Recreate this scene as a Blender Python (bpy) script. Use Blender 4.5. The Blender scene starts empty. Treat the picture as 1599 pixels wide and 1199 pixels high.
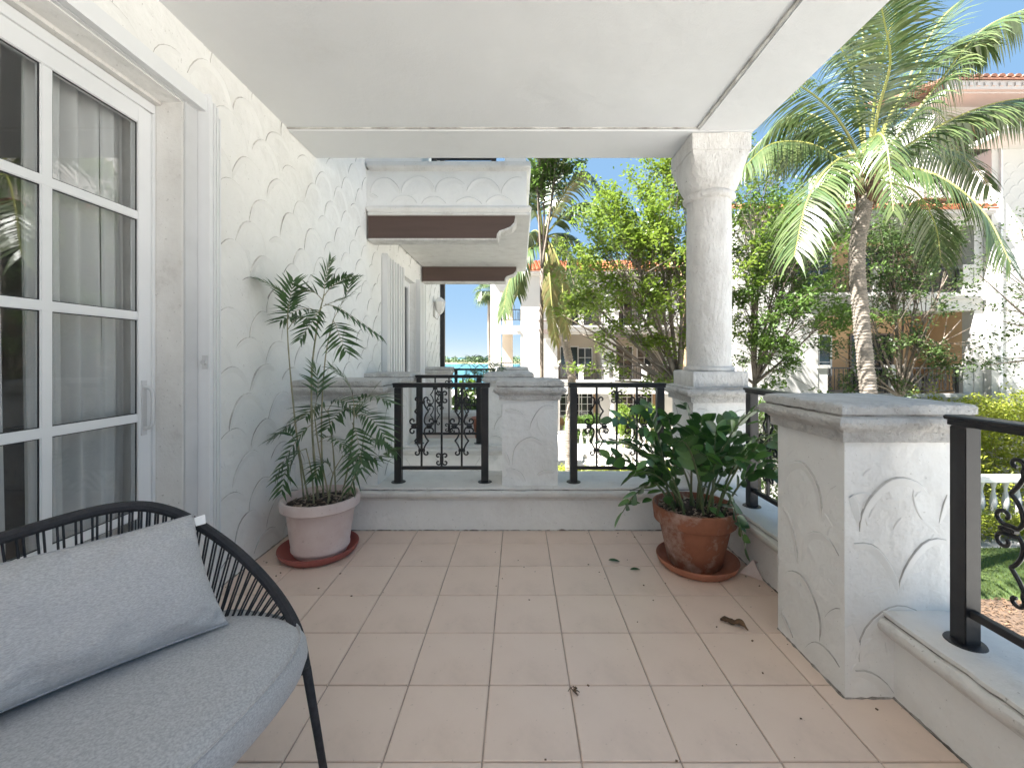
import bpy, bmesh, math, random
from mathutils import Vector as V, Matrix, noise, Quaternion
random.seed(7)
S = bpy.context.scene
COL = S.collection
R = math.radians
# ------------------------------------------------------------------ camera, sky, sun, exposure
CAMZ, F = 1.27, 663.0
cam = bpy.data.cameras.new('camera'); co = bpy.data.objects.new('camera', cam); COL.objects.link(co)
co.location = (0, 0, CAMZ); co.rotation_euler = (R(90), 0, 0)
cam.sensor_width = 36; cam.lens = F/1599*36; cam.shift_x = -10.5/1599; cam.shift_y = -41.5/1599
cam.clip_start = .05; cam.clip_end = 9000
S.camera = co
S.render.resolution_x = 1024; S.render.resolution_y = 767
w = bpy.data.worlds.new('World'); S.world = w; w.use_nodes = True
nt = w.node_tree; bg = nt.nodes['Background']
SUN = V((-.70, -.24, 1.0)).normalized()          # direction towards the sun
sky = nt.nodes.new('ShaderNodeTexSky'); sky.sky_type = 'NISHITA'; sky.sun_disc = False
sky.sun_elevation = math.asin(SUN.z); sky.sun_rotation = math.atan2(SUN.x, SUN.y)
sky.air_density = .4; sky.dust_density = 0; sky.ozone_density = 3
gm = nt.nodes.new('ShaderNodeGamma'); gm.inputs[1].default_value = .08; hs = nt.nodes.new('ShaderNodeHueSaturation'); hs.inputs['Saturation'].default_value = 6.2
nt.links.new(sky.outputs[0], gm.inputs[0]); nt.links.new(gm.outputs[0], hs.inputs['Color']); nt.links.new(hs.outputs[0], bg.inputs[0]); bg.inputs[1].default_value = .105
sl = bpy.data.lights.new('sun', 'SUN'); sl.energy = 4.0; sl.angle = R(.53); sl.color = (1, .98, .95)
so = bpy.data.objects.new('sun', sl); COL.objects.link(so)
so.rotation_euler = (-SUN).to_track_quat('-Z', 'Y').to_euler(); so.location = (-30, -20, 50)
S.view_settings.view_transform = 'Standard'; S.view_settings.look = 'None'
S.view_settings.gamma = 1; S.view_settings.use_curve_mapping = False
S.view_settings.exposure = 3.05
S.cycles.max_bounces = 12; S.cycles.diffuse_bounces = 7; S.cycles.transparent_max_bounces = 24

def P(x, y, Y):
    return V(((x-810)/F*Y, Y, CAMZ-(y-558)/F*Y))

# ------------------------------------------------------------------ helpers
def wm(o):
    m = o.matrix_parent_inverse @ o.matrix_basis if o.parent else o.matrix_basis.copy()
    return wm(o.parent) @ m if o.parent else m
def link(o, parent=None):
    COL.objects.link(o)
    if parent:
        o.parent = parent; o.matrix_parent_inverse = wm(parent).inverted()
    return o
def tag(o, label=None, cat=None, group=None, kind=None):
    for k, v in (('label', label), ('category', cat), ('group', group), ('kind', kind)):
        if v: o[k] = v
    return o
def empty(name, loc, label, cat, group=None):
    o = bpy.data.objects.new(name, None); o.location = loc; COL.objects.link(o); o.empty_display_size = .1
    return tag(o, label, cat, group)
def kids(o): return [c for c in list(COL.objects) if c.parent == o]
def copy_tree(o, parent=None):
    c = o.copy(); COL.objects.link(c)
    if parent: c.parent = parent
    for k in kids(o): copy_tree(k, c)
    return c

class MB:
    def __init__(s): s.v = []; s.f = []; s.m = []; s.cur = 0
    def add(s, vs, fs):
        n = len(s.v); s.v += [tuple(p) for p in vs]; s.f += [tuple(i+n for i in f) for f in fs]; s.m += [s.cur]*len(fs); return s
    def box(s, x0, x1, y0, y1, z0, z1):
        return s.add([(x0,y0,z0),(x1,y0,z0),(x1,y1,z0),(x0,y1,z0),(x0,y0,z1),(x1,y0,z1),(x1,y1,z1),(x0,y1,z1)],
              [(0,3,2,1),(4,5,6,7),(0,1,5,4),(1,2,6,5),(2,3,7,6),(3,0,4,7)])
    def obox(s, c, ax, ay, az):      # oriented box, half vectors
        c = V(c); ax = V(ax); ay = V(ay); az = V(az)
        p = [c+ax*i+ay*j+az*k for k in (-1,1) for (i,j) in ((-1,-1),(1,-1),(1,1),(-1,1))]
        return s.add(p, [(0,3,2,1),(4,5,6,7),(0,1,5,4),(1,2,6,5),(2,3,7,6),(3,0,4,7)])
    def tube(s, pts, r, sides=6, cap=True, flat=None):
        pts = [V(p) for p in pts]; n = len(pts)
        rr = r if isinstance(r, (list, tuple)) else [r]*n
        T = [(pts[min(i+1,n-1)]-pts[max(i-1,0)]).normalized() for i in range(n)]
        a = V((0,0,1)) if abs(T[0].z) < .9 else V((1,0,0))
        N = T[0].cross(a).normalized(); vs = []; fs = []
        for i in range(n):
            N = (N-T[i]*N.dot(T[i])).normalized(); B = T[i].cross(N)
            for k in range(sides):
                t = 2*math.pi*(k+.5)/sides
                vs.append(pts[i]+(N*math.cos(t)+B*math.sin(t))*rr[i])
        for i in range(n-1):
            for k in range(sides):
                k2 = (k+1) % sides
                fs.append((i*sides+k, i*sides+k2, (i+1)*sides+k2, (i+1)*sides+k))
        if cap:
            fs.append(tuple(reversed(range(sides)))); fs.append(tuple((n-1)*sides+k for k in range(sides)))
        return s.add(vs, fs)
    def rings(s, rings, cap0=True, cap1=True):
        k = len(rings[0]); vs = [p for r in rings for p in r]; fs = []
        for i in range(len(rings)-1):
            for j in range(k):
                j2 = (j+1) % k; fs.append((i*k+j, i*k+j2, (i+1)*k+j2, (i+1)*k+j))
        if cap0: fs.append(tuple(reversed(range(k))))
        if cap1: fs.append(tuple((len(rings)-1)*k+j for j in range(k)))
        return s.add(vs, fs)
    def lathe(s, prof, cx, cy, seg=40, cap0=True, cap1=True, z0=0):
        return s.rings([[(cx+r*math.cos(2*math.pi*j/seg), cy+r*math.sin(2*math.pi*j/seg), z0+z) for j in range(seg)] for r, z in prof], cap0, cap1)
    def rectsweep(s, x0, x1, y0, y1, prof, sub=8):   # prof: (offset, z) bottom to top
        rg = []
        for o, z in prof:
            a0, a1, b0, b1 = x0-o, x1+o, y0-o, y1+o; r = []
            for i in range(sub): r.append((a0+(a1-a0)*i/sub, b0, z))
            for i in range(sub): r.append((a1, b0+(b1-b0)*i/sub, z))
            for i in range(sub): r.append((a1-(a1-a0)*i/sub, b1, z))
            for i in range(sub): r.append((a0, b1-(b1-b0)*i/sub, z))
            rg.append(r)
        return s.rings(rg)
    def sweep(s, prof, p0, p1, out, sub=1, dark_joint=()):          # prof: closed loop of (out offset, z); z absolute
        p0 = V(p0); p1 = V(p1); out = V(out)
        rg = [[p0.lerp(p1, i/sub)+out*o+V((0,0,z)) for o, z in prof] for i in range(sub+1)]
        n0 = len(s.f); s.rings(rg)
        for i in range(sub):
            for j in dark_joint: s.m[n0+i*len(prof)+j] = 1
        return s
    def build(s, name, mat, parent=None, smooth=False, bevel=0, rough=0, rs=8, auto=None, origin=None):
        me = bpy.data.meshes.new(name)
        vs = s.v
        if rough:
            vs = [tuple(V(p)+noise.noise_vector(V(p)*rs)*rough+noise.noise_vector(V(p)*rs*3.1)*rough*.4) for p in vs]
        if origin is not None: vs = [tuple(V(p)-V(origin)) for p in vs]
        me.from_pydata(vs, [], s.f)
        for m in (mat if isinstance(mat, (list, tuple)) else [mat]): me.materials.append(m)
        if any(s.m): me.polygons.foreach_set('material_index', s.m)
        if bevel:
            bm = bmesh.new(); bm.from_mesh(me); bmesh.ops.remove_doubles(bm, verts=bm.verts, dist=1e-5)
            es = [e for e in bm.edges if len(e.link_faces) == 2 and e.calc_face_angle(0) > .5]
            bmesh.ops.bevel(bm, geom=es, offset=bevel, segments=2, affect='EDGES', clamp_overlap=True)
            bm.to_mesh(me); bm.free()
        if smooth:
            me.polygons.foreach_set('use_smooth', [True]*len(me.polygons))
            if auto: me.set_sharp_from_angle(angle=R(auto))
        me.update()
        o = bpy.data.objects.new(name, me)
        if origin is not None: o.location = origin
        return link(o, parent)
def catmull(pts, n=8):
    pts = [V(p) for p in pts]; q = [pts[0]*2-pts[1]]+pts+[pts[-1]*2-pts[-2]]; out = []
    for i in range(1, len(q)-2):
        a, b, c, d = q[i-1:i+3]
        for k in range(n):
            t = k/n
            out.append(.5*((2*b)+(c-a)*t+(2*a-5*b+4*c-d)*t*t+(3*b-a-3*c+d)*t**3))
    out.append(pts[-1]); return out

# ------------------------------------------------------------------ materials
def mat(name, c1, c2=None, scale=6, rough=.8, bump=0, bscale=40, bdist=.01, stain=None, stain_scale=3, stain_amt=.5, stain_lo=.55,
        speck=None, metal=0, spec=.5, trans=0, island=None, stretch=None, bump2=0, b2scale=6, coat=0, detail=6, sheen=0):
    m = bpy.data.materials.new(name); m.use_nodes = True; t = m.node_tree; N = t.nodes; L = t.links
    b = N['Principled BSDF']; b.inputs['Roughness'].default_value = rough; b.inputs['Metallic'].default_value = metal
    b.inputs['Specular IOR Level'].default_value = spec
    if coat: b.inputs['Coat Weight'].default_value = coat; b.inputs['Coat Roughness'].default_value = .2
    if sheen: b.inputs['Sheen Weight'].default_value = sheen
    tc = N.new('ShaderNodeTexCoord'); vec = tc.outputs['Object']
    if stretch:
        mp = N.new('ShaderNodeMapping'); mp.inputs['Scale'].default_value = stretch; L.new(vec, mp.inputs[0]); vec = mp.outputs[0]
    def nz(sc, det=detail, r=.6):
        n = N.new('ShaderNodeTexNoise'); n.inputs['Scale'].default_value = sc; n.inputs['Detail'].default_value = det
        n.inputs['Roughness'].default_value = r; L.new(vec, n.inputs[0]); return n.outputs[0]
    def ramp(x, lo, hi):
        r = N.new('ShaderNodeMapRange'); r.inputs[1].default_value = lo; r.inputs[2].default_value = hi; L.new(x, r.inputs[0]); return r.outputs[0]
    def mix(f, a, bcol):
        mx = N.new('ShaderNodeMix'); mx.data_type = 'RGBA'
        if isinstance(f, float): mx.inputs[0].default_value = f
        else: L.new(f, mx.inputs[0])
        for i, c in ((6, a), (7, bcol)):
            if isinstance(c, tuple): mx.inputs[i].default_value = (*c, 1)
            else: L.new(c, mx.inputs[i])
        return mx.outputs[2]
    def mul(x, k):
        q = N.new('ShaderNodeMath'); q.operation = 'MULTIPLY'; L.new(x, q.inputs[0]); q.inputs[1].default_value = k; return q.outputs[0]
    c = c1
    if c2: c = mix(ramp(nz(scale), .35, .65), c1, c2)
    if island:
        g = N.new('ShaderNodeNewGeometry'); c = mix(g.outputs['Random Per Island'], c if not isinstance(c, tuple) else c, island)
    if stain: c = mix(mul(ramp(nz(stain_scale, 9, .7), stain_lo, stain_lo+.22), stain_amt), c, stain)
    if speck: c = mix(mul(ramp(nz(70, 3, .5), .68, .74), .7), c, speck)
    if isinstance(c, tuple): b.inputs['Base Color'].default_value = (*c, 1)
    else: L.new(c, b.inputs['Base Color'])
    nrm = None
    if bump:
        bp = N.new('ShaderNodeBump'); bp.inputs['Strength'].default_value = bump; bp.inputs['Distance'].default_value = bdist
        L.new(nz(bscale, 8, .65), bp.inputs['Height']); nrm = bp.outputs[0]
    if bump2:
        bp = N.new('ShaderNodeBump'); bp.inputs['Strength'].default_value = bump2; bp.inputs['Distance'].default_value = .03
        L.new(nz(b2scale, 3, .5), bp.inputs['Height'])
        if nrm: L.new(nrm, bp.inputs['Normal'])
        nrm = bp.outputs[0]
    if nrm: L.new(nrm, b.inputs['Normal'])
    if trans:
        tr = N.new('ShaderNodeBsdfTranslucent'); ms = N.new('ShaderNodeMixShader'); ms.inputs[0].default_value = trans
        if isinstance(c, tuple): tr.inputs[0].default_value = (*c, 1)
        else: L.new(c, tr.inputs[0])
        L.new(b.outputs[0], ms.inputs[1]); L.new(tr.outputs[0], ms.inputs[2]); L.new(ms.outputs[0], N['Material Output'].inputs[0])
    return m
M = {}
M['stucco'] = mat('white stucco', (.82,.81,.785), (.77,.76,.735), 3, .9, .35, 55, .006, (.50,.47,.43), 1.6, .40, .54, speck=(.5,.48,.45), bump2=.55, b2scale=11)
M['relief'] = mat('stucco ridge', (.80,.79,.765), (.75,.74,.715), 5, .9, .3, 80, .004)
M['dirt_shade'] = mat('dirty shaded stucco groove', (.66,.645,.61), (.27,.25,.23), 7, .95, .3, 80, .004)  # dirt mixed with painted shade, draws the ridge edges darker
M['ceil'] = mat('painted ceiling', (.735,.74,.745), (.70,.705,.71), 1.2, .9, .4, 110, .004, (.55,.54,.52), 1.3, .35, .57, bump2=.35, b2scale=4)
M['cap'] = mat('cast stone coping', (.74,.72,.69), (.63,.605,.57), 9, .92, 1, 75, .02, (.33,.30,.27), 7, .6, .52, speck=(.16,.14,.12), bump2=.6, b2scale=26)
M['column'] = mat('coral stone column', (.75,.73,.70), (.65,.625,.595), 8, .92, 1, 42, .022, (.42,.385,.35), 7, .5, .53, speck=(.33,.30,.27), stretch=(1,1,.5), bump2=.5, b2scale=18)
M['tile'] = mat('beige ceramic tile', (.77,.62,.52), (.72,.57,.475), 2.2, .33, .12, 120, .003, (.56,.45,.37), 2.3, .5, .54, spec=.5, speck=(.45,.34,.27))
M['grout'] = mat('brown grout', (.52,.42,.36), (.34,.27,.225), 8, .95, .4, 90, .004)
M['metal'] = mat('black painted iron', (.014,.013,.014), (.022,.02,.02), 20, .42, .12, 80, .003, (.06,.055,.05), 12, .3, .6)
M['alu'] = mat('white painted aluminium', (.76,.765,.77), (.72,.725,.73), 3, .35, 0, stain=(.55,.54,.52), stain_scale=4, stain_amt=.25, stain_lo=.6)
M['shade'] = mat('grey track paint and gap shade', (.60,.60,.60), (.54,.54,.54), 4, .5)
M['seal'] = mat('black gasket', (.02,.02,.022), rough=.6)
M['curtain'] = mat('sheer curtain', (.88,.87,.86), (.84,.83,.82), 2, .9, .1, 300, .002, trans=.25)
M['room'] = mat('dim room wall', (.78,.77,.75), (.75,.74,.72), 1, .9)
M['sofa'] = mat('charcoal upholstery', (.05,.05,.055), (.08,.08,.085), 30, .95)
M['wood'] = mat('dark brown beam', (.075,.045,.035), (.095,.058,.046), 3, .55, .15, 20, .004, stretch=(.3,4,4))
M['brown'] = mat('weathered brown trim', (.20,.16,.14), (.12,.09,.08), 6, .8)
M['terra'] = mat('weathered terracotta', (.33,.125,.068), (.20,.075,.042), 6, .85, .35, 50, .006, (.66,.50,.42), 6, .85, .50, speck=(.10,.05,.035))
M['terra2'] = mat('terracotta saucer', (.42,.17,.10), (.33,.12,.07), 5, .7, .2, 50, .004, (.52,.34,.27), 4, .5, .55)
M['redplastic'] = mat('red saucer', (.36,.10,.085), (.30,.085,.07), 5, .5, .1, 50, .003, (.45,.28,.24), 4, .5, .58)
M['pink'] = mat('chalky pink pot', (.68,.56,.52), (.62,.48,.44), 5, .85, .2, 60, .004, (.76,.69,.66), 3, .8, .46, speck=(.4,.3,.27))
M['soil'] = mat('dark potting soil', (.035,.022,.016), (.08,.055,.04), 30, 1, 1, 60, .02)
M['chip'] = mat('bark chip', (.30,.21,.15), (.12,.075,.05), 12, .95, island=(.45,.36,.28))
M['fabric'] = mat('heather grey fabric', (.31,.315,.33), (.47,.475,.49), 170, .95, .35, 260, .003, stretch=(1,1,2.6), sheen=.25, bump2=.22, b2scale=9)
M['fabric2'] = mat('heather grey pillow fabric', (.33,.33,.34), (.49,.49,.50), 180, .95, .35, 260, .003, stretch=(.8,.8,3.2), sheen=.25, bump2=.22, b2scale=11)
M['rope'] = mat('black rope', (.016,.016,.019), (.03,.03,.036), 60, .8, .5, 220, .003)
M['whitetag'] = mat('white label cloth', (.8,.8,.8), rough=.8)
M['zz'] = mat('glossy dark leaf', (.038,.10,.028), (.06,.15,.036), 10, .28, .1, 60, .003, spec=.6, trans=.12)
M['zz2'] = mat('glossy mid leaf', (.09,.21,.045), (.12,.25,.055), 10, .3, .1, 60, .003, spec=.6, trans=.15)
M['zzstem'] = mat('zz stem', (.10,.16,.06), (.16,.17,.09), 8, .5)
M['areca'] = mat('parlour palm leaf', (.035,.085,.026), (.065,.13,.04), 5, .42, trans=.22, island=(.06,.12,.04))
M['cane'] = mat('palm cane', (.17,.19,.09), (.38,.33,.22), 14, .6)
M['coco'] = mat('coconut leaflet', (.045,.085,.028), (.065,.11,.035), 2.5, .30, trans=.26, island=(.13,.16,.06), spec=.6)
M['dead'] = mat('dry palm leaflet', (.33,.26,.10), (.24,.20,.08), 3, .7, trans=.3, island=(.20,.22,.07))
M['rachis'] = mat('palm rachis', (.24,.27,.06), (.33,.30,.10), 3, .45)
M['husk'] = mat('palm husk fibre', (.17,.10,.055), (.08,.05,.03), 12, .95, .7, 30, .02)
M['ptrunk'] = mat('ringed palm trunk', (.30,.255,.205), (.19,.16,.13), 7, .95, 1, 14, .03, (.07,.06,.05), 9, .75, .5, stretch=(1,1,4))
M['bark'] = mat('tree bark', (.13,.10,.075), (.20,.165,.13), 8, .95, .7, 20, .02)
M['leafA'] = mat('bright leaf', (.10,.185,.02), (.18,.245,.028), 1.2, .42, trans=.46, island=(.17,.23,.035))
M['leafB'] = mat('mid green leaf', (.06,.13,.020), (.12,.19,.03), 1.1, .42, trans=.38, island=(.09,.15,.03))
M['leafC'] = mat('dark leaf', (.04,.085,.020), (.075,.13,.03), 1.4, .42, trans=.32, island=(.07,.10,.03))
M['leafY'] = mat('yellow green hedge leaf', (.28,.33,.035), (.15,.23,.03), 2, .5, trans=.4, island=(.36,.37,.05))
M['cream'] = mat('cream render', (.58,.515,.435), (.55,.49,.415), .8, .9, .2, 20, .01, (.5,.44,.37), .7, .25, .58)
M['cream2'] = mat('white render', (.47,.455,.43), (.435,.42,.395), .9, .9, .2, 20, .01, (.52,.49,.45), .8, .3, .58)
M['peach'] = mat('peach render', (.60,.40,.235), (.57,.375,.22), .8, .9)
M['glassdark'] = mat('dark window pane', (.03,.035,.04), rough=.06, spec=.8)
M['rtile'] = mat('clay barrel tile', (.50,.165,.075), (.36,.12,.06), 2.5, .85, .4, 20, .02, (.20,.10,.06), 1.7, .6, .55)
M['lawn'] = mat('lawn soil', (.07,.12,.03), (.11,.15,.045), 4, .95, .8, 60, .05)
M['grass'] = mat('grass blade', (.08,.15,.03), (.12,.19,.04), 1.5, .6, trans=.3, island=(.16,.20,.05))
M['pave'] = mat('pale courtyard paving', (.52,.50,.46), (.46,.44,.405), .8, .9, .3, 12, .02, (.33,.30,.26), .6, .4, .55)
M['walk'] = mat('grey garden path', (.27,.26,.25), (.33,.32,.30), 2, .9, .3, 30, .01)
M['mulch'] = mat('bark mulch', (.13,.085,.055), (.07,.045,.03), 14, 1, 1, 30, .04)
M['shore'] = mat('far shore', (.20,.22,.10), (.30,.27,.17), .05, 1)
M['farleaf'] = mat('far tree leaf', (.06,.105,.045), (.10,.15,.06), .06, .8, island=(.09,.135,.06))
def mat_water():
    m = mat('turquoise bay water', (.035,.15,.19), (.045,.19,.22), .02, .16, .5, .55, .4, spec=.4); return m
M['water'] = mat_water()
M['rtile2'] = mat('brown clay barrel tile', (.33,.16,.10), (.22,.11,.075), 2.5, .9, .4, 20, .02, (.13,.09,.07), 1.7, .6, .5)
def mat_glass():
    m = bpy.data.materials.new('window glass'); m.use_nodes = True; t = m.node_tree; N = t.nodes; L = t.links
    N.remove(N['Principled BSDF']); a = N.new('ShaderNodeBsdfTransparent'); a.inputs[0].default_value = (.93,.94,.94,1)
    g = N.new('ShaderNodeBsdfGlossy'); g.inputs['Roughness'].default_value = .015; lw = N.new('ShaderNodeLayerWeight'); pw = N.new('ShaderNodeMath'); pw.operation = 'POWER'; pw.inputs[1].default_value = 4; L.new(lw.outputs['Facing'], pw.inputs[0]); f = N.new('ShaderNodeMath'); f.operation = 'MULTIPLY_ADD'; f.inputs[1].default_value = .9; f.inputs[2].default_value = .055; L.new(pw.outputs[0], f.inputs[0])
    x = N.new('ShaderNodeMixShader'); L.new(f.outputs[0], x.inputs[0]); L.new(a.outputs[0], x.inputs[1]); L.new(g.outputs[0], x.inputs[2])
    L.new(x.outputs[0], N['Material Output'].inputs[0]); return m
M['glass'] = mat_glass()

# scalloped plaster relief: raised hand-trowelled arcs, on plane origin o, axes u (right), v (up), n (out)
def scallops(mb, o, u, v, n, W, H, cw, pitch, amp=.0045, holes=(), k=1.0, hm=(.95,1.2), sh=0, rnd=random.Random(3)):
    o = V(o); u = V(u); v = V(v); n = V(n)
    rows = int(H/pitch)+2
    for r in range(-1, rows):
        off = cw/2 if r % 2 else 0
        for c in range(-1, int(W/cw)+2):
            cx = c*cw+off+sh+rnd.uniform(-.05, .05)*cw; cz = r*pitch+rnd.uniform(-.05, .05)*pitch
            a = cw*rnd.uniform(.44, .52); h = pitch*rnd.uniform(*hm)
            t0 = rnd.uniform(-.12, .22) if rnd.random() < .75 else rnd.uniform(.35, 1.0)
            t1 = math.pi-(rnd.uniform(-.12, .22) if rnd.random() < .75 else rnd.uniform(.35, 1.0)); st = 14; ring = []
            tilt = rnd.uniform(-.10, .10); A = amp*rnd.uniform(.4, 1.25); wob = rnd.uniform(0, 9)
            for i in range(st+1):
                t = t0+(t1-t0)*i/st; e = max(0, math.sin(math.pi*min(1, max(0, i/st))))**.28
                ca, sa = math.cos(t), math.sin(t)
                q = V((cx+a*ca+tilt*sa*a+.004*math.sin(wob+t*5), cz+h*sa-pitch*.35, 0)); dn = V((ca/a, sa/h, 0)).normalized()
                ring.append((q, dn, e))
            if any(q.x < .012 or q.x > W-.012 or q.y < .012 or q.y > H-.012 or any(x0 < q.x < x1 and z0 < q.y < z1 for x0, x1, z0, z1 in holes) for q, _, _ in ring):
                # keep the run that is inside
                good = [not (q.x < .012 or q.x > W-.012 or q.y < .012 or q.y > H-.012 or any(x0 < q.x < x1 and z0 < q.y < z1 for x0, x1, z0, z1 in holes)) for q, _, _ in ring]
                best = []; cur = []
                for g, it in zip(good, ring):
                    if g: cur.append(it)
                    else:
                        if len(cur) > len(best): best = cur
                        cur = []
                if len(cur) > len(best): best = cur
                ring = best
                if len(ring) < 4: continue
                m_ = len(ring); ring = [(q, d, min(e, math.sin(math.pi*(i+.3)/(m_-.4))**.5 if 0 <= (i+.3)/(m_-.4) <= 1 else .1)) for i, (q, d, e) in enumerate(ring)]
            vs = []; fs = []; ms = []
            for q, d, e in ring:
                for off2, hh in ((.0050*k, -.001), (.0014*k, A*e), (-.004*k, A*e*.85), (-.026*k, -.001)):
                    p = q+d*off2*(.4+.6*e); vs.append(o+u*p.x+v*p.y+n*hh)
            base = len(mb.f)
            for i in range(len(ring)-1):
                for j in range(3):
                    fs.append((i*4+j, i*4+j+1, (i+1)*4+j+1, (i+1)*4+j)); ms.append(1 if j == 0 else 0)  # steep outer face takes the dirt and painted shade tone
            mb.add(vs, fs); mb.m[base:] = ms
def strokes(mb, o, u, v, n, W, H, holes, num, rnd):
    o = V(o); u = V(u); v = V(v); n = V(n)
    for _ in range(num):
        cx, cz, rr_, a0, sp = rnd.uniform(.03, W-.03), rnd.uniform(.03, H-.03), rnd.uniform(.04, .16), rnd.uniform(0, 3.1), rnd.uniform(.3, .9)
        A = rnd.uniform(.0008, .0024); ok = []; st = 7
        for i in range(st+1):
            a = a0+sp*i/st; e = math.sin(math.pi*i/st)**.6 if 0 < i < st else 0; q = V((cx+rr_*(math.cos(a)-math.cos(a0)), cz+rr_*(math.sin(a)-math.sin(a0)), 0)); ok.append((q, V((math.cos(a), math.sin(a), 0)), e))
        if any(q.x < .01 or q.x > W-.01 or q.y < .01 or q.y > H-.01 or any(x0 < q.x < x1 and z0 < q.y < z1 for x0, x1, z0, z1 in holes) for q, _, _ in ok): continue
        vs = []
        for q, d, e in ok:
            for off, hh in ((.003, -.0006), (.001, A*e), (-.009, -.0006)): p = q+d*off*(.3+.7*e); vs.append(o+u*p.x+v*p.y+n*hh)
        mb.add(vs, [(i*3+j, i*3+j+1, (i+1)*3+j+1, (i+1)*3+j) for i in range(st) for j in range(2)])
def relief(parent, *args, mats=None, **kw):
    mb = MB(); scallops(mb, *args, **kw)
    if not mats: strokes(mb, args[0], args[1], args[2], args[3], args[4], args[5], kw.get('holes', ()), int(args[4]*args[5]*(70 if args[4] < 1 else 14)), random.Random(31))
    if not mb.v: return
    return tag(mb.build('scallop_relief', mats or [M['relief'], M['dirt_shade']], parent, smooth=True), kind='stuff')

def wallgrid(mb, u0, u1, z0, z1, t0, t1, holes, axis='y'):
    """wall slab along u (axis 'y' -> in YZ plane with thickness in X, 'x' -> in XZ plane with thickness in Y) with rectangular holes"""
    us = sorted({u0, u1, *[h[i] for h in holes for i in (0, 1)]}); zs = sorted({z0, z1, *[h[i] for h in holes for i in (2, 3)]})
    us = [q for q in us if u0 <= q <= u1]; zs = [q for q in zs if z0 <= q <= z1]
    for j in range(len(zs)-1):
        run = None
        for i in range(len(us)-1):
            cu, cz = (us[i]+us[i+1])/2, (zs[j]+zs[j+1])/2
            solid = not any(h[0] < cu < h[1] and h[2] < cz < h[3] for h in holes)
            if solid: run = (run[0] if run else us[i], us[i+1])
            if run and (not solid or i == len(us)-2):
                a, b = run; run = None
                if axis == 'y': mb.box(t0, t1, a, b, zs[j], zs[j+1])
                else: mb.box(a, b, t0, t1, zs[j], zs[j+1])

# ================================================================== GROUND, WATER, SHORE
GZ = -3.4
g = MB(); g.box(-300, 300, -200, 62, GZ-2.5, GZ); tag(g.build('ground', M['pave']), kind='structure')
wt = MB(); wt.add([(-6000,-6000,-4.6),(6000,-6000,-4.6),(6000,7500,-4.6),(-6000,7500,-4.6)], [(0,1,2,3)]); tag(wt.build('water', M['water']), kind='structure')
sh = MB(); rg = []
for i in range(61):
    x = -900+i*30; h = 1.2+1.6*noise.noise(V((x*.01, 0, 0)))
    rg.append([(x, 389+6*noise.noise(V((x*.02, 5, 0))), -5), (x, 396, -4.6+.5), (x, 430, -4.6+1.5+h), (x, 700, -4.6+1+h), (x, 900, -5)])
sh.rings(rg, True, True); tag(sh.build('far_shore', M['shore'], smooth=True), kind='structure')
ft = MB(); rr = random.Random(11)
for i in range(620):
    x = rr.uniform(-330, 330); y = rr.uniform(398, 440); hh = rr.uniform(3.2, 7.5)*(1+.35*noise.noise(V((x*.02, 0, 3)))); r0 = rr.uniform(1.6, 4)
    for k in range(34):
        a = rr.uniform(0, 6.283); e = rr.uniform(-1, 1); q = rr.uniform(.6, 1.05)
        p = V((x+r0*q*math.cos(a)*math.sqrt(1-e*e), y+r0*q*math.sin(a)*math.sqrt(1-e*e), -4.4+hh*.55+hh*.45*e*q)); s = rr.uniform(.5, 1.1)
        d1 = V((rr.gauss(0, 1), rr.gauss(0, 1), rr.gauss(0, 1))).normalized()*s; d2 = d1.orthogonal().normalized()*s*.7
        ft.add([p-d1, p-d2, p+d1, p+d2], [(0,1,2,3)])
tag(ft.build('far_woodland', M['farleaf']), 'line of low green trees along the far shore of the bay', 'woodland', kind='stuff')
fb = MB(); fb.lathe([(7,0),(7,5),(6.6,7),(5.4,9.4),(3.4,11),(1,11.8)], 98-40+0, 470, 20, z0=-4.5)
fb.build('domed_building', M['cream2']); tag(bpy.data.objects['domed_building'], 'small white domed building far off on the shore behind the loggia opening', 'building')
# garden surfaces
def sheet(name, pts, z, m, kind='structure'):
    b = MB(); n = len(pts); b.add([(x, y, z) for x, y in pts], [tuple(range(n))]); return tag(b.build(name, m), kind=kind)
sheet('lawn', [(3.5,4.5),(14,4.5),(18,10.4),(8,10.4),(3.5,8)], GZ+.008, M['lawn'])
sheet('garden_path', [(3,10.5),(24,10.5),(24,11.9),(3,11.9)], GZ+.012, M['walk'])
sheet('mulch_bed', [(5.2,6.3),(9.6,6.3),(10.2,8.1),(6,8.4)], GZ+.016, M['mulch'])
sheet('planting_bed', [(-2,9),(3,9),(3,17.2),(-2,17.2)], GZ+.008, M['mulch'])
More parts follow.
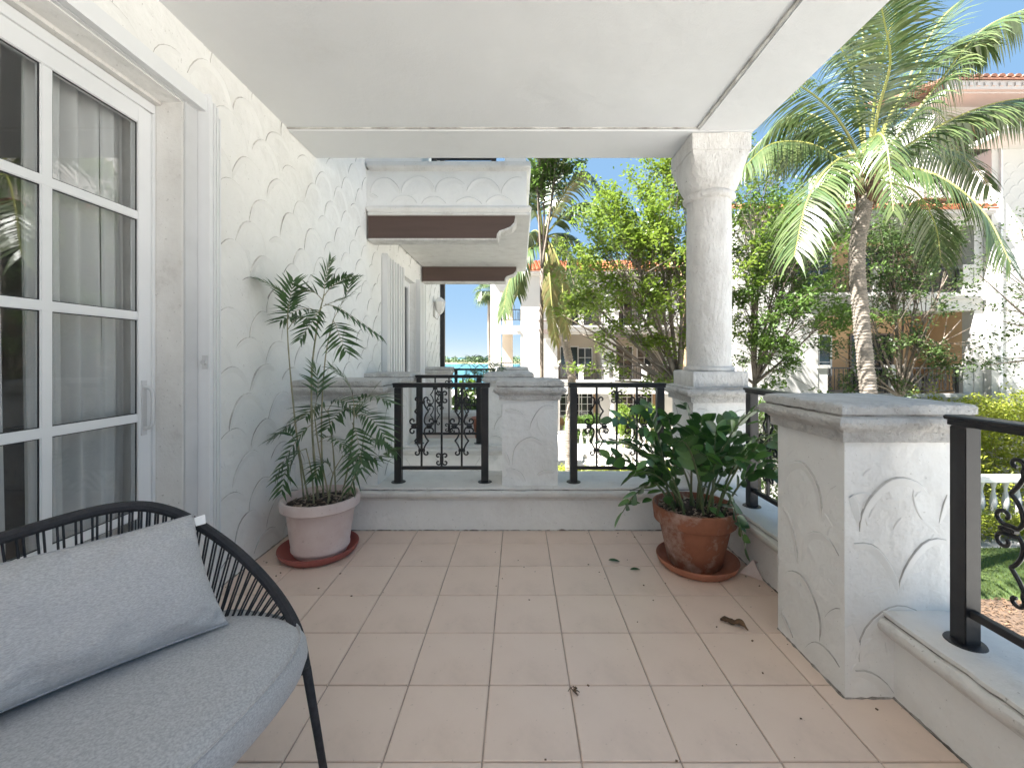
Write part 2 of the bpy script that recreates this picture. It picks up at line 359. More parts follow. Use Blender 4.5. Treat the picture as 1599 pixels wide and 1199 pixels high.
# path joints as real slabs in view
mb_ = MB(); rr = random.Random(15)
for i in range(3500):
    c = V((rr.uniform(5.4, 9.8), rr.uniform(6.3, 8.2), GZ+rr.uniform(.02, .05))); d = V((rr.gauss(0,1), rr.gauss(0,1), rr.gauss(0,.3))).normalized()*rr.uniform(.015,.05); e = d.cross(V((0,0,1))).normalized()*rr.uniform(.008,.02); mb_.add([c-d, c-e, c+d, c+e], [(0,1,2,3)])
tag(mb_.build('bark_mulch', M['husk']), 'strip of brown bark mulch beside the lawn under the right railing', 'mulch', kind='stuff')
gb = MB(); rr = random.Random(5)
for i in range(26000):
    x = rr.uniform(6.5, 15.5); y = rr.uniform(6.2, 10.4)
    if 5.2 < x < 9.8 and 6.3 < y < 8.2: continue
    h = rr.uniform(.04, .09); a = rr.uniform(0, 6.28); dx, dy = math.cos(a)*.008, math.sin(a)*.008; lx, ly = rr.uniform(-.03, .03), rr.uniform(-.03, .03)
    gb.add([(x-dx, y-dy, GZ), (x+dx, y+dy, GZ), (x+lx, y+ly, GZ+h)], [(0,1,2)])
tag(gb.build('grass', M['grass']), 'short sunlit green lawn grass below the right balcony railing', 'grass', kind='stuff')

# ================================================================== OUR BUILDING
WX, PY = -1.65, 3.12
DO = (-.30, 2.085, 0.02, 2.52)       # door opening y0 y1 z0 z1
ND = (5.95, 6.80, 0.0, 2.45)
wall = empty('stucco_wall', (WX, 3, 0), 'long white plaster wall with trowelled fish scale arcs beside the balcony', 'wall')
b = MB(); wallgrid(b, -2.4, 9.0, -3.4, 9.2, WX-.30, WX, [DO, ND], 'y'); b.build('wall_face', M['stucco'], wall)
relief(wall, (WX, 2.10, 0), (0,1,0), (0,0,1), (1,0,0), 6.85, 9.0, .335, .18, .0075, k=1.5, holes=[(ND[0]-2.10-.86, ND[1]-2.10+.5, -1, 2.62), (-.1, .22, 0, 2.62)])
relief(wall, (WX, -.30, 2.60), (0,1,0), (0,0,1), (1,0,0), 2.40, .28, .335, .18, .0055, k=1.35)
b = MB(); b.box(-14, WX-.30, 4.3, 9.0, GZ, 9.2); b.box(-14, WX-.305, -2.4, 4.3, 2.75, 9.2); b.box(-14, -5.6, -2.4, 4.3, GZ, 2.75); b.box(-5.6, WX-.305, -2.4, 4.3, GZ, -.06)
b.build('building_core', M['stucco'], wall)
# ceiling with flush perimeter beams a touch lower
b = MB(); b.box(WX, 1.27, -2.4, 3.02, 2.905, 3.25); ce = tag(b.build('ceiling', M['ceil']), kind='structure')
b = MB(); b.box(WX, 1.69, 3.032, 3.455, 2.888, 3.28); b.build('beam', M['ceil'], ce, bevel=.006, rough=.002, rs=4)
b = MB(); b.box(1.283, 1.69, -2.4, 3.028, 2.888, 3.28); b.build('beam', M['ceil'], ce, bevel=.006)
b = MB(); b.box(WX, 1.275, 3.019, 3.033, 2.897, 3.2); b.box(1.269, 1.284, -2.4, 3.019, 2.893, 3.2); b.build('expansion_joint', M['dirt_shade'], ce)
b = MB(); b.box(WX, 1.69, -2.4, 3.455, 3.29, 4.2); b.build('upper_sun_block', M['stucco'], ce)  # unseen solid block added above the ceiling to stop the sun
b = MB(); b.box(WX, 1.38, -2.40, -2.2, GZ, 1.0); tag(b.build('end_wall', M['stucco']), 'low white plaster wall closing the balcony behind the viewer', 'wall')
# floor
b = MB(); b.box(WX, 1.62, -2.2, 3.5, -.32, -.006); fl = tag(b.build('balcony_floor', M['grout']), kind='structure')
xs = [.198+.313*k for k in range(-7, 6)]; ys = [1.648+.3125*j for j in range(-13, 6)]
tiles = {}
rt = random.Random(2)
def tile(x0, x1, y0, y1):
    wd, dp = x1-x0-.0055, y1-y0-.0055
    if wd < .02 or dp < .02: return
    key = (round(wd, 3), round(dp, 3))
    if key not in tiles:
        bm = bmesh.new(); bmesh.ops.create_cube(bm, size=1)
        for q in bm.verts: q.co = V((q.co.x*wd, q.co.y*dp, q.co.z*.012-.006))
        bmesh.ops.bevel(bm, geom=[e for e in bm.edges], offset=.0022, segments=1, affect='EDGES')
        me = bpy.data.meshes.new('tile'); bm.to_mesh(me); bm.free(); tiles[key] = me
        me.materials.append(M['tile'])
    me = tiles[key]
    o = bpy.data.objects.new('tile', me); o.location = ((x0+x1)/2, (y0+y1)/2, rt.uniform(-.0006, .0008)); o.rotation_euler = (rt.uniform(-.0015,.0015), rt.uniform(-.0015,.0015), rt.uniform(-.002,.002))
    link(o, fl)
XL, XR = WX+.002, 1.398
cx = [XL]+[x for x in xs if XL+.03 < x < XR-.02]+[XR]; cy = [-2.19]+[y for y in ys if -2.15 < y < PY-.03]+[PY-.004]
for i in range(len(cx)-1):
    for j in range(len(cy)-1): tile(cx[i], cx[i+1], cy[j], cy[j+1])

# ---- parapets
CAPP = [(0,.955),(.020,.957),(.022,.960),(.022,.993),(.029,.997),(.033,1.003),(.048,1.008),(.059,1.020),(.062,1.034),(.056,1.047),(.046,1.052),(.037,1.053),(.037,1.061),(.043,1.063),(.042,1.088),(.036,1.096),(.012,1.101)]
DARK_RING = (11,)  # cap profile ring below the top lip, coloured darker
def pier(parent, x0, x1, y0, y1, base=0.0, top=.957, dz=0, cap=True, rel=(), zlow=None):
    b = MB(); zz = [base+dz+(top-base)*i/10 for i in range(11)]
    b.rectsweep(x0, x1, y0, y1, [(0, z) for z in zz], sub=5)
    pr = b.build('pier', M['stucco'], parent, rough=.0022, rs=3.5)
    if cap:
        c = MB(); c.rectsweep(x0, x1, y0, y1, [(o, z+dz) for o, z in CAPP], sub=26)
        for q in DARK_RING: c.m[q*104:(q+1)*104] = [1]*104
        c.build('pier_cap', [M['cap'], M['dark_joint']], pr, smooth=True, auto=32, rough=.0026, rs=24)
    for face in rel:
        kw = dict(cw=.295, pitch=.235, amp=.0062, k=1.15, hm=(.74,.88), sh=.055 if face == 'front' else .0, rnd=random.Random(int(x0*100+y0*10)+len(face)))
        lo = (base if zlow is None else zlow)+dz
        H = top+dz-lo
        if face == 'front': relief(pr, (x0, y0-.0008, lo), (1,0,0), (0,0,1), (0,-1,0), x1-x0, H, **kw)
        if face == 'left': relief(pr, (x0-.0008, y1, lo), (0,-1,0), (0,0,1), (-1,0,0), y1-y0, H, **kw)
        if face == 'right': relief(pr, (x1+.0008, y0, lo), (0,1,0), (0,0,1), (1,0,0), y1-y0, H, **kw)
    return pr
M['dark_joint'] = mat('dark mottled joint', (.50,.47,.43), (.13,.115,.10), 11, 1, .4, 80, .004, (.06,.05,.045), 16, .7, .52)  # dark mottled tone for cap and sill recesses and the floor bead
def sillprof(t, wf=0):   # out offset positive toward the inside of balcony; t thickness
    return [(-t+.01,.22),(-.0,.22),(.0,.222),(.022,.226),(.024,.240),(.032,.246),(.046,.250),(.058,.262),(.064,.277),(.062,.293),(.052,.303),(.041,.305),(.041,.311),(.047,.313),(.045,.325),(.036,.328),(-t-.03,.327),(-t-.05,.315),(-t-.05,.27),(-t-.02,.25),(-t,.22)]
far = empty('parapet_wall', (0, 3.3, 0), 'low white parapet wall with moulded sill across the far end of the balcony', 'parapet')
b = MB(); b.box(WX, 1.30, PY, 3.50, -.30, .22); b.build('wall_base', M['stucco'], far)
b = MB(); b.sweep(sillprof(.38), (WX, PY, 0), (1.34, PY, 0), (0,-1,0), 110, (11,12)); b.build('sill', [M['cap'], M['dark_joint']], far, smooth=True, auto=35, rough=.003, rs=13)
M['cap2'] = mat('painted sill', (.73,.715,.685), (.66,.64,.61), 6, .9, .5, 55, .008, (.33,.30,.27), 6, .5, .57, speck=(.3,.28,.25))
bpy.data.objects['sill'].data.materials[0] = M['cap2']
pier(far, WX+.002, -1.04, 3.13, 3.545, .30, rel=('front','right'), zlow=.325)
pier(far, -.123, .288, 3.13, 3.545, .30, rel=('front','right','left'), zlow=.325)
side = empty('parapet_wall', (1.5, 1.5, 0), 'low white parapet wall running along the right edge of the balcony', 'parapet')
b = MB(); b.box(1.40, 1.62, -2.2, 3.06, -.30, .22); b.build('wall_base', M['stucco'], side)
b = MB(); b.sweep(sillprof(.26), (1.40, 1.60, 0), (1.40, -2.2, 0), (-1,0,0), 120, (5,11,12)); b.build('sill', [M['cap2'], M['dark_joint']], side, smooth=True, auto=35, rough=.0045, rs=13)
b = MB(); b.sweep(sillprof(.26), (1.40, 3.09, 0), (1.40, 1.97, 0), (-1,0,0), 40, (5,11,12)); b.build('sill', [M['cap2'], M['dark_joint']], side, smooth=True, auto=35, rough=.003, rs=12)
pier(side, 1.215, 1.625, 1.583, 1.99, -.01, rel=('front','left'), zlow=0)
pier(side, 1.215, 1.625, -.05, .36, -.01, rel=('left',), zlow=0)
b = MB(); rr = random.Random(77)
def bead(p, q, r=.005):
    p = V(p); q = V(q); n = max(3, int((q-p).length/.02)); b.tube([p.lerp(q, i/n) for i in range(n+1)], [r*rr.uniform(.3, 1.5) for _ in range(n+1)], 5)
bead((WX, PY, 0), (1.40, PY, 0)); bead((1.40, 1.99, 0), (1.40, PY, 0)); bead((1.40, 1.583, 0), (1.40, .36, 0), .006); bead((1.215, 1.583, 0), (1.215, 1.99, 0), .006); bead((1.215, 1.583, 0), (1.40, 1.583, 0), .006); bead((WX, 2.1, 0), (WX, PY, 0), .007)
tag(b.build('base_bead', M['dark_joint'], side), kind='stuff')  # uneven dark bead along the wall-floor joints
# column on its corner pier
col = empty('column', (1.463, 3.27, 0), 'round coral stone column with cushion capital standing on the corner pier', 'column')
X0, X1, Y0, Y1 = 1.258, 1.668, 3.062, 3.478
cp = pier(col, X0, X1, Y0, Y1, -.3, rel=('front','left'), zlow=.33, cap=False)
c = MB(); c.rectsweep(X0, X1, Y0, Y1, [(o*1.15, z-.012) for o, z in CAPP[:-3]]+[(.030,1.052),(.004,1.058)], sub=22)
c.build('pier_cap', M['cap'], cp, smooth=True, auto=50, rough=.0032, rs=22)
c = MB(); c.rectsweep(X0, X1, Y0, Y1, [(-.012,1.052),(-.008,1.06),(-.006,1.155),(-.012,1.166)], sub=14); c.build('plinth', M['column'], col, rough=.004, rs=14, smooth=True, auto=40)
ccx, ccy = (X0+X1)/2, (Y0+Y1)/2
def sq(s, p, z, seg=64):
    r = []
    for j in range(seg):
        a = 2*math.pi*j/seg; ca, sa = math.cos(a), math.sin(a)
        k = s/((abs(ca)**p+abs(sa)**p)**(1/p)); r.append((ccx+ca*k, ccy+sa*k, z))
    return r
c = MB(); pr = [(.170,1.164),(.180,1.17),(.184,1.182),(.180,1.195),(.168,1.203)]
c.lathe(pr, ccx, ccy, 48); c.build('base_ring', M['column'], col, smooth=True, auto=50, rough=.003, rs=18)
c = MB(); c.lathe([(.1625-.006*math.sin(math.pi*i/30)**2*0-.004*(i/30), 1.20+i*(2.455-1.20)/30) for i in range(31)], ccx, ccy, 56); c.build('shaft', M['column'], col, smooth=True, auto=60, rough=.003, rs=7)
c = MB(); rgs = [sq(.160,2,2.45), sq(.178,2,2.458), sq(.187,2,2.472), sq(.187,2,2.488), sq(.178,2,2.502), sq(.170,2,2.508), sq(.176,2.05,2.518), sq(.188,2.15,2.535),
      sq(.198,2.35,2.56), sq(.204,2.7,2.595), sq(.2065,3.3,2.635), sq(.208,4.6,2.675), sq(.208,8,2.71), sq(.208,18,2.74), sq(.208,60,2.765), sq(.214,60,2.768), sq(.216,60,2.885)]
c.rings(rgs); c.build('capital', M['column'], col, smooth=True, auto=45, rough=.004, rs=12)

# ---- iron railings
def spiral(cx, cz, r, a0, turns, sgn, n=14, end=.32):
    return [(cx+r*(1-(1-end)*i/n)*math.cos(a0+sgn*turns*2*math.pi*i/n), cz+r*(1-(1-end)*i/n)*math.sin(a0+sgn*turns*2*math.pi*i/n)) for i in range(n+1)]
def make_railing(Wd=.712, label='', group=None):
    """local: x along the rail centred at 0, y 0, z 0 = sill top"""
    root = empty('iron_railing', (0,0,0), label, 'railing', group)
    h = .752; hw = Wd/2
    for s in (-1, 1):
        x = s*(hw-.029); b = MB(); b.box(x-.0265, x+.0265, -.0265, .0265, .006, h-.035); p = b.build('post', M['metal'], root, bevel=.003)
        b = MB(); b.lathe([(.052,0),(.054,.003),(.052,.007),(.030,.009)], x, 0, 28); b.build('base_plate', M['metal'], p, smooth=True, auto=40)
    b = MB(); b.rings([[(-hw-.008, y, z) for y, z in pf] if i == 0 else [(hw+.008, y, z) for y, z in pf] for i, pf in enumerate([[(-.024,h-.034),(.024,h-.034),(.024,h-.018),(.036,h-.014),(.038,h-.004),(.030,h),(-.030,h),(-.038,h-.004),(-.036,h-.014),(-.024,h-.018)]]*2)])
    b.build('top_rail', M['metal'], root, bevel=.0015)
    b = MB(); b.box(-hw+.055, hw-.055, -.013, .013, .098, .122); b.build('bottom_rail', M['metal'], root, bevel=.002)
    bx = (-.152, 0, .152) if Wd < .8 else (-.152*1.9, -.152*.95, 0, .152*.95, .152*1.9)
    for x in bx:
        b = MB(); b.box(x-.007, x+.007, -.007, .007, .12, h-.034); b.build('baluster', M['metal'], root)
    def bar(pts): 
        b = MB(); b.tube([(x, 0, z) for x, z in pts], .0064, 5); b.build('scroll', M['metal'], root, smooth=True)
    def collar(x, z, w=.02, hh=.012):
        b = MB(); b.box(x-w, x+w, -.011, .011, z-hh, z+hh); b.build('collar', M['metal'], root, bevel=.003)
    for k, x in enumerate(bx):
        if k % 2 == 0:
            zt, zb, zm = .605, .245, .425
            collar(x, zt); collar(x, zb)
            for s in (-1, 1):
                # upper bar: top curl -> collar -> kink -> side curl
                up = [(x+s*q[0], q[1]) for q in spiral(.036, zt+.022, .022, math.pi*1.25, .85, -1)][::-1]
                mid = [(x+s*q[0], q[1]) for q in ((.018,zt-.012),(.030,zt-.038),(.046,zt-.062),(.050,zt-.070),(.038,zt-.084),(.024,zt-.112),(.020,zm+.035),(.030,zm+.012))]
                sc = [(x+s*q[0], q[1]) for q in spiral(.068, zm+.038, .026, math.pi*1.35, .95, 1)]
                bar(up+catmull2(mid)+sc)
                up = [(x+s*q[0], q[1]) for q in spiral(.036, zb-.022, .022, math.pi*.75, .85, 1)][::-1]
                mid = [(x+s*q[0], q[1]) for q in ((.018,zb+.012),(.030,zb+.038),(.046,zb+.062),(.050,zb+.070),(.038,zb+.084),(.024,zb+.112),(.020,zm-.035),(.030,zm-.012))]
                sc = [(x+s*q[0], q[1]) for q in spiral(.068, zm-.038, .026, math.pi*.65, .95, -1)]
                bar(up+catmull2(mid)+sc)
                collar(x+s*.058, zm, .022, .007)
        else:
            for zc in (.645, .175):
                collar(x, zc, .013, .026)
                for s in (-1, 1):
                    for t in (-1, 1):
                        c_ = spiral(.026, 0, .021, math.pi*1.1, .9, -1)
                        bar([(x+s*.008, zc+t*.002)]+[(x+s*q[0], zc+t*(.026+q[1])) for q in c_])
    return root
def catmull2(pts): return [(p.x, p.y) for p in catmull([V((a, b, 0)) for a, b in pts], 4)]
RG = 'black wrought iron railings between balcony piers'
ra = make_railing(.712, 'black scrolled iron railing at the far end nearest the stucco wall behind the thin palm', RG); ra.location = (-.583, 3.215, .325)
def rail(loc, rz, label, src=ra):
    c = copy_tree(src); c.location = loc; c.rotation_euler = (0, 0, rz); c['label'] = label; return c
rail((.742, 3.215, .325), 0, 'black scrolled iron railing at the far end between middle pier and round column')
rail((1.478, 2.365, .325), R(90), 'black scrolled iron railing on the right side between column and big near pier')
rn = make_railing(1.0, 'large black scrolled iron railing nearest the viewer at the right edge', RG); rn.location = (1.478, .935, .325); rn.rotation_euler = (0,0,R(90))
rail((-.765, 4.66, .325), 0, 'black scrolled iron railing on front of the next terrace, seen through the first far railing')
rail((-.765, 7.40, .325), 0, 'small black iron railing at the far side of the next terrace against the blue water')
rail((-.60, 4.66, 3.333), 0, 'black iron railing on the upper neighbouring balcony cut off by the ceiling edge')

# ---- neighbouring terrace and upper balcony
nb = empty('neighbour_terrace', (-.8, 5.9, 0), 'neighbouring white plastered terrace with piers and moulded sills beyond the far railing', 'terrace')
b = MB(); b.box(WX, .12, 4.56, 4.94, GZ, .22); b.box(WX, .12, 7.22, 7.60, GZ, .22); b.box(-.12, .12, 4.94, 7.22, GZ, .22); b.build('wall_base', M['stucco'], nb)
b = MB(); b.box(WX, -.12, 4.94, 7.22, -.3, 0); b.build('terrace_floor', M['tile'], nb)
for y in (4.56, 7.22):
    b = MB(); b.sweep(sillprof(.36), (WX, y, 0), (.15, y, 0), (0,-1,0), 30); b.build('sill', M['cap2'], nb, smooth=True, auto=50, rough=.003, rs=12)
for (x0, x1, y0, y1) in ((WX+.002, -1.20, 4.57, 4.96), (-.33, .12, 4.57, 4.96), (WX+.002, -1.20, 7.23, 7.62), (-.33, .12, 7.23, 7.62)):
    pier(nb, x0, x1, y0, y1, .30, rel=('front',), zlow=.325)
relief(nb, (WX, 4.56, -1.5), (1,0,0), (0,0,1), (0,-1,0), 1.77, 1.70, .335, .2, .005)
ub = empty('upper_balcony', (-.8, 5.9, 2.8), 'white projecting upper balcony with scalloped front carried on dark brown beams', 'balcony')
b = MB(); b.box(WX, .085, 4.60, 7.55, 2.86, 3.30); b.build('slab', M['stucco'], ub)
low = [(0,2.80),(.035,2.80),(.040,2.815),(.028,2.83),(.040,2.845),(.052,2.865),(.048,2.885),(.030,2.90),(.004,2.905),(0,2.905)]
top = [(0,3.285),(.015,3.29),(.030,3.305),(.045,3.315),(.048,3.335),(.040,3.355),(.040,3.375),(0,3.385)]
for nm, pf in (('lower_moulding', low), ('upper_moulding', top)):
    b = MB(); b.rectsweep(WX+.06, .085, 4.60, 7.55, pf, sub=14); b.build(nm, M['cap2'], ub, smooth=True, auto=50, rough=.002, rs=12)
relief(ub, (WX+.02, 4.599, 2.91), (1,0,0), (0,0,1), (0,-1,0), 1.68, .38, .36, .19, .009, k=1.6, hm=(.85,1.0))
pier(ub, WX+.002, -1.05, 4.57, 4.96, .30, dz=3.06); pier(ub, -.15, .08, 4.57, 4.96, .30, dz=3.06)
for y in (4.68, 7.26):
    q = []; x0, x1 = WX+.02, -.02
    prof = [(x0,2.80),(x0,2.555),(x1-.22,2.555),(x1-.215,2.60),(x1-.19,2.635),(x1-.13,2.655),(x1-.07,2.68),(x1-.03,2.725),(x1-.02,2.77),(x1-.02,2.80)]
    b = MB(); b.rings([[(x, yy, z) for x, z in prof] for yy in (y-.09, y+.09)]); bmx = b.build('bracket_beam', M['wood'], ub)
    b = MB(); pf2 = prof[2:-1]+[(x1-.005,2.77),(x1-.005,2.72),(x1-.05,2.665),(x1-.12,2.638),(x1-.175,2.62),(x1-.20,2.59),(x1-.205,2.537)]
    b.rings([[(x, yy, z) for x, z in pf2] for yy in (y-.10, y+.10)]); b.box(x0, x1-.206, y-.10, y+.10, 2.535, 2.553); b.build('bracket_trim', M['cap'], bmx)
# lantern and downspout on the wall
lt = empty('wall_lantern', (WX, 8.2, 2.2), 'small white wall lantern on the far plaster wall above the water', 'lantern')
b = MB(); b.box(WX, WX+.03, 8.15, 8.25, 2.05, 2.35); b.build('back_plate', M['cap'], lt, bevel=.005)
b = MB(); b.lathe([(.02,0),(.05,.03),(.085,.09),(.10,.22),(.115,.235),(.07,.29),(.02,.33)], WX+.13, 8.2, 6, z0=2.10); b.build('lamp_shade', M['cap2'], lt)
b = MB(); b.tube([(WX+.01,8.2,2.06),(WX+.08,8.2,2.0),(WX+.13,8.2,2.11)], .014, 6); b.build('arm', M['cap'], lt)
b = MB(); b.box(WX, WX+.09, 8.90, 9.02, GZ, 6.4); tag(b.build('downspout', M['metal'], bevel=.01), 'dark square downspout at the far end of the plaster wall', 'downspout')

# ---- sliding door, shutters, interior
def make_door():
    root = empty('sliding_door', (-1.80, .9, 0), 'white gridded sliding glass door on the left with sheer curtain behind', 'door')
    DX = -1.79; y0, y1 = DO[0], DO[1]-.004
    b = MB(); b.box(DX-.06, DX+.012, y0, y1, 2.455, 2.50); b.box(DX-.06, DX+.012, y1-.012, y1, .03, 2.455); b.box(DX-.06, DX+.02, y0, y1, .0, .03); b.build('frame', M['alu'], root, bevel=.003)
    pn = [(y0+.01, y0+1.19, DX-.045), (y0+1.17, y1-.012, DX)]
    for (a, c, x) in pn:
        b = MB(); b.box(x-.035, x, a, a+.065, .03, 2.455); b.box(x-.035, x, c-.07, c, .03, 2.455)
        b.box(x-.035, x, a+.065, c-.07, 2.375, 2.455); b.box(x-.035, x, a+.065, c-.07, .03, .12); b.build('sash', M['alu'], root, bevel=.003)
        n = 3 if x == DX else 3
        ys_ = [a+.065+(c-.07-a-.065)*k/n for k in range(n+1)]
        if x == DX: ys_ = [a+.065, 1.23, 1.614, c-.07]
        zs_ = [.12, .53, .985, 1.4655, 1.9385, 2.375]
        for k in range(1, len(ys_)-1):
            b = MB(); b.box(x-.028, x-.003, ys_[k]-.021, ys_[k]+.021, .12, 2.375); b.build('muntin', M['alu'], root, bevel=.003)
        for z in zs_[1:-1]:
            b = MB(); b.box(x-.028, x-.0018, a+.063, c-.068, z-.0195, z+.0195); b.build('muntin', M['alu'], root, bevel=.003)
        for k in range(len(ys_)-1):
            for j in range(len(zs_)-1):
                ya, yb, za, zb = ys_[k]+(.021 if k else 0), ys_[k+1]-(.021 if k < len(ys_)-2 else 0), zs_[j]+(.0195 if j else 0), zs_[j+1]-(.0195 if j < 4 else 0)
                b = MB(); b.box(x-.018, x-.012, ya, yb, za, zb); p = b.build('pane', M['glass'], root)
                b = MB(); wv = .004
                b.box(x-.0125, x-.009, ya, yb, za, za+wv); b.box(x-.0125, x-.009, ya, yb, zb-wv, zb); b.box(x-.0125, x-.009, ya, ya+wv, za+wv, zb-wv); b.box(x-.0125, x-.009, yb-wv, yb, za+wv, zb-wv)
                b.build('gasket', M['seal'], p)
    b = MB(); yy = pn[1][1]-.045
    b.tube(catmull([(DX,yy,1.13),(DX+.035,yy,1.12),(DX+.045,yy,1.08),(DX+.045,yy,.98),(DX+.035,yy,.94),(DX,yy,.93)], 5), .009, 7); b.box(DX, DX+.006, yy-.014, yy+.014, .90, 1.16)
    b.build('handle', M['shade'], root, smooth=True, auto=40)
make_door()
b = MB(); b.box(-1.85, WX-.002, DO[1]+.0005-.004, DO[1]+.001, .0, 2.515); b.build('door_reveal', M['cap2'], wall)
b = MB(); b.box(WX-.29, WX-.10, -.3, 2.08, 2.45+.052, 2.519); b.build('door_head', M['cap2'], wall)
sh = empty('accordion_shutter', (WX, 2.2, 0), 'folded white accordion hurricane shutter beside the sliding door with track above', 'shutter')
b = MB(); b.box(WX+.001, WX+.012, 2.087, 2.168, 0, 2.53); b.build('channel', M['shade'], sh, bevel=.002)
b = MB(); b.box(WX+.001, WX+.072, 2.170, 2.186, 0, 2.615); b.build('end_panel', M['alu'], sh, bevel=.002)
for i, (dx, tz) in enumerate(((.066,2.59),(.072,2.585),(.066,2.58),(.072,2.575),(.066,2.54),(.070,2.53))):
    y = 2.192+i*.0105; b = MB(); b.box(WX+.001, WX+dx, y, y+.0055, 0, tz); b.box(WX+dx-.006, WX+dx, y+.0055, y+.009, 0, tz); b.build('blade', M['alu'], sh)
for (x0, x1, z0, z1, m) in ((.001,.018,2.525,2.60,'alu'),(.018,.030,2.528,2.54,'alu'),(.030,.052,2.524,2.531,'alu'),(.052,.056,2.524,2.60,'alu'),(.018,.052,2.585,2.60,'shade')):
    b = MB(); b.box(WX+x0, WX+x1, -.6, 2.169, z0, z1); b.build('track', M[m], sh)
b = MB(); b.tube([(WX+.050,2.168,1.245),(WX+.050,2.150,1.245)], .013, 10); b.box(WX+.036, WX+.064, 2.163, 2.169, 1.21, 1.28); b.build('lock', M['shade'], sh, smooth=True, auto=40)
def stack(y0, y1, label):
    s = empty('accordion_shutter', (WX, y0, 0), label, 'shutter'); n = 7 if y1-y0 > .6 else 5
    b = MB(); b.box(WX+.0005, WX+.006, y0, y1, 0, 2.49); b.build('gap_shade_backing', M['shade'], s); b = MB(); b.box(WX+.001, WX+.07, y0, y0+.02, 0, 2.52); b.build('end_panel', M['alu'], s)  # grey backing stands in for shade in the gaps between blades
    for k in range(n):
        a = y0+.03+(y1-y0-.03)*k/n; c = y0+.03+(y1-y0-.03)*(k+.85)/n
        c = a+(c-a)*.72; b = MB(); b.box(WX+.001, WX+.07-.004*(k%2), a, c, 0, 2.50-.006*(k%2)); b.build('blade', M['alu'], s)
stack(5.11, 5.93, 'folded white accordion shutter on the neighbouring terrace wall, left of its door')
stack(6.82, 7.30, 'narrow folded white shutter right of the neighbouring terrace door')
b = MB(); b.box(WX-.16, WX-.13, ND[0], ND[1], 0, ND[3]); nd = tag(b.build('terrace_door', M['glassdark']), 'dark glazed door recessed in the neighbouring terrace wall', 'door')
b = MB(); b.box(WX-.13, WX-.10, ND[0], ND[0]+.06, 0, ND[3]); b.box(WX-.13, WX-.10, ND[1]-.06, ND[1], 0, ND[3]); b.box(WX-.13, WX-.10, ND[0]+.06, ND[1]-.06, ND[3]-.08, ND[3]); b.build('frame', M['alu'], nd)
b = MB(); b.box(-5.59, -1.96, -2.39, 4.29, -.055, -.005)
rm = tag(b.build('room_floor', M['room']), kind='structure')
b = MB(); b.box(-5.58, -5.5, -2.3, 4.2, 0, 2.7); b.box(-5.5, WX-.31, 4.2, 4.28, 0, 2.7); b.box(-5.5, WX-.31, -2.38, -2.3, 0, 2.7); b.box(-5.55, WX-.31, -2.3, 4.2, 2.68, 2.74); tag(b.build('room_walls', M['room']), kind='structure')
def curtain(y0, y1, x, amp, label, seed, gather=1.0):
    rnd = random.Random(seed); n = 150; vs = []; ph = rnd.uniform(0, 6)
    rows = 8
    for j in range(rows+1):
        z = .03+2.45*j/rows
        for i in range(n+1):
            t = i/n; y = y0+(y1-y0)*t+(.02*math.sin(z*1.3+ph))*(1-j/rows); f = amp*(math.sin(t*(y1-y0)*62+ph+.6*math.sin(t*9+seed))+.35*math.sin(t*(y1-y0)*125+1.3+z*.5))
            vs.append((x+f, y, z))
    b = MB(); b.add(vs, [(j*(n+1)+i, j*(n+1)+i+1, (j+1)*(n+1)+i+1, (j+1)*(n+1)+i) for j in range(rows) for i in range(n)])
    tag(b.build('curtain', M['curtain'], smooth=True), label, 'curtain', 'sheer curtains behind the sliding door')
curtain(1.62, 1.93, -1.925, .028, 'pale sheer curtain gathered behind the right column of door panes', 1)
curtain(1.93, 2.05, -1.91, .02, 'narrow strip of pale curtain at the jamb beside the door handle', 2)
curtain(1.36, 1.56, -1.925, .02, 'slim pale curtain fold behind the leftmost visible door panes', 3)
curtain(-.2, .8, -1.925, .03, 'wide sheer curtain behind the near door panel', 4)
sf = empty('sofa', (-3.0, 1.9, 0), 'dark charcoal sofa inside the room, dim behind the left door panes', 'sofa')
b = MB(); b.box(-3.5, -2.55, 1.1, 2.9, .12, .44); b.build('seat', M['sofa'], sf, bevel=.05)
b = MB(); b.box(-2.62, -2.40, 1.1, 2.9, .12, .92); b.build('backrest', M['sofa'], sf, bevel=.07)
b = MB(); b.box(-3.5, -2.4, 2.9, 3.1, .12, .62); b.build('armrest', M['sofa'], sf, bevel=.06)

# ================================================================== LOVESEAT
C0 = V((-.96, .74, 0)); U = V((.26, .966, 0)); VV = V((.966, -.26, 0))
def L3(u, v, z): return C0+U*u+VV*v+V((0,0,z))
ls = empty('loveseat', tuple(C0), 'curved black rope loveseat with grey seat cushion in the lower left corner', 'loveseat')
half = [(0,-.41,.815),(.2,-.40,.82),(.42,-.35,.83),(.53,-.27,.79),(.605,-.14,.675),(.635,0,.545),(.605,.13,.450),(.55,.215,.37)]
full = [(-u, v, z) for u, v, z in half[:0:-1]]+half
hp = catmull([L3(*p) for p in full], 14)
b = MB(); b.tube(hp, .0135, 10); b.build('hoop', M['rope'], ls, smooth=True)
b = MB()      # rope wrap on the hoop
for i in range(0, (len(hp)-1)*2):
    a = hp[i//2].lerp(hp[min(i//2+1, len(hp)-1)], (i % 2)*.5); t = (hp[min(i//2+1, len(hp)-1)]-hp[max(i//2-1, 0)]).normalized()
    b.tube([a-t*.0045, a+t*.0045], .0155, 9)
tag(b.build('rope_wrap', M['rope'], ls, smooth=True, auto=30), kind='stuff')
ring = [L3(.50*math.cos(a)*abs(math.cos(a))**(-.25 if abs(math.cos(a)) > .01 else 0), -.02+.205*math.sin(a)*abs(math.sin(a)+1e-9)**-.25, .355) for a in [2*math.pi*i/60 for i in range(61)]]
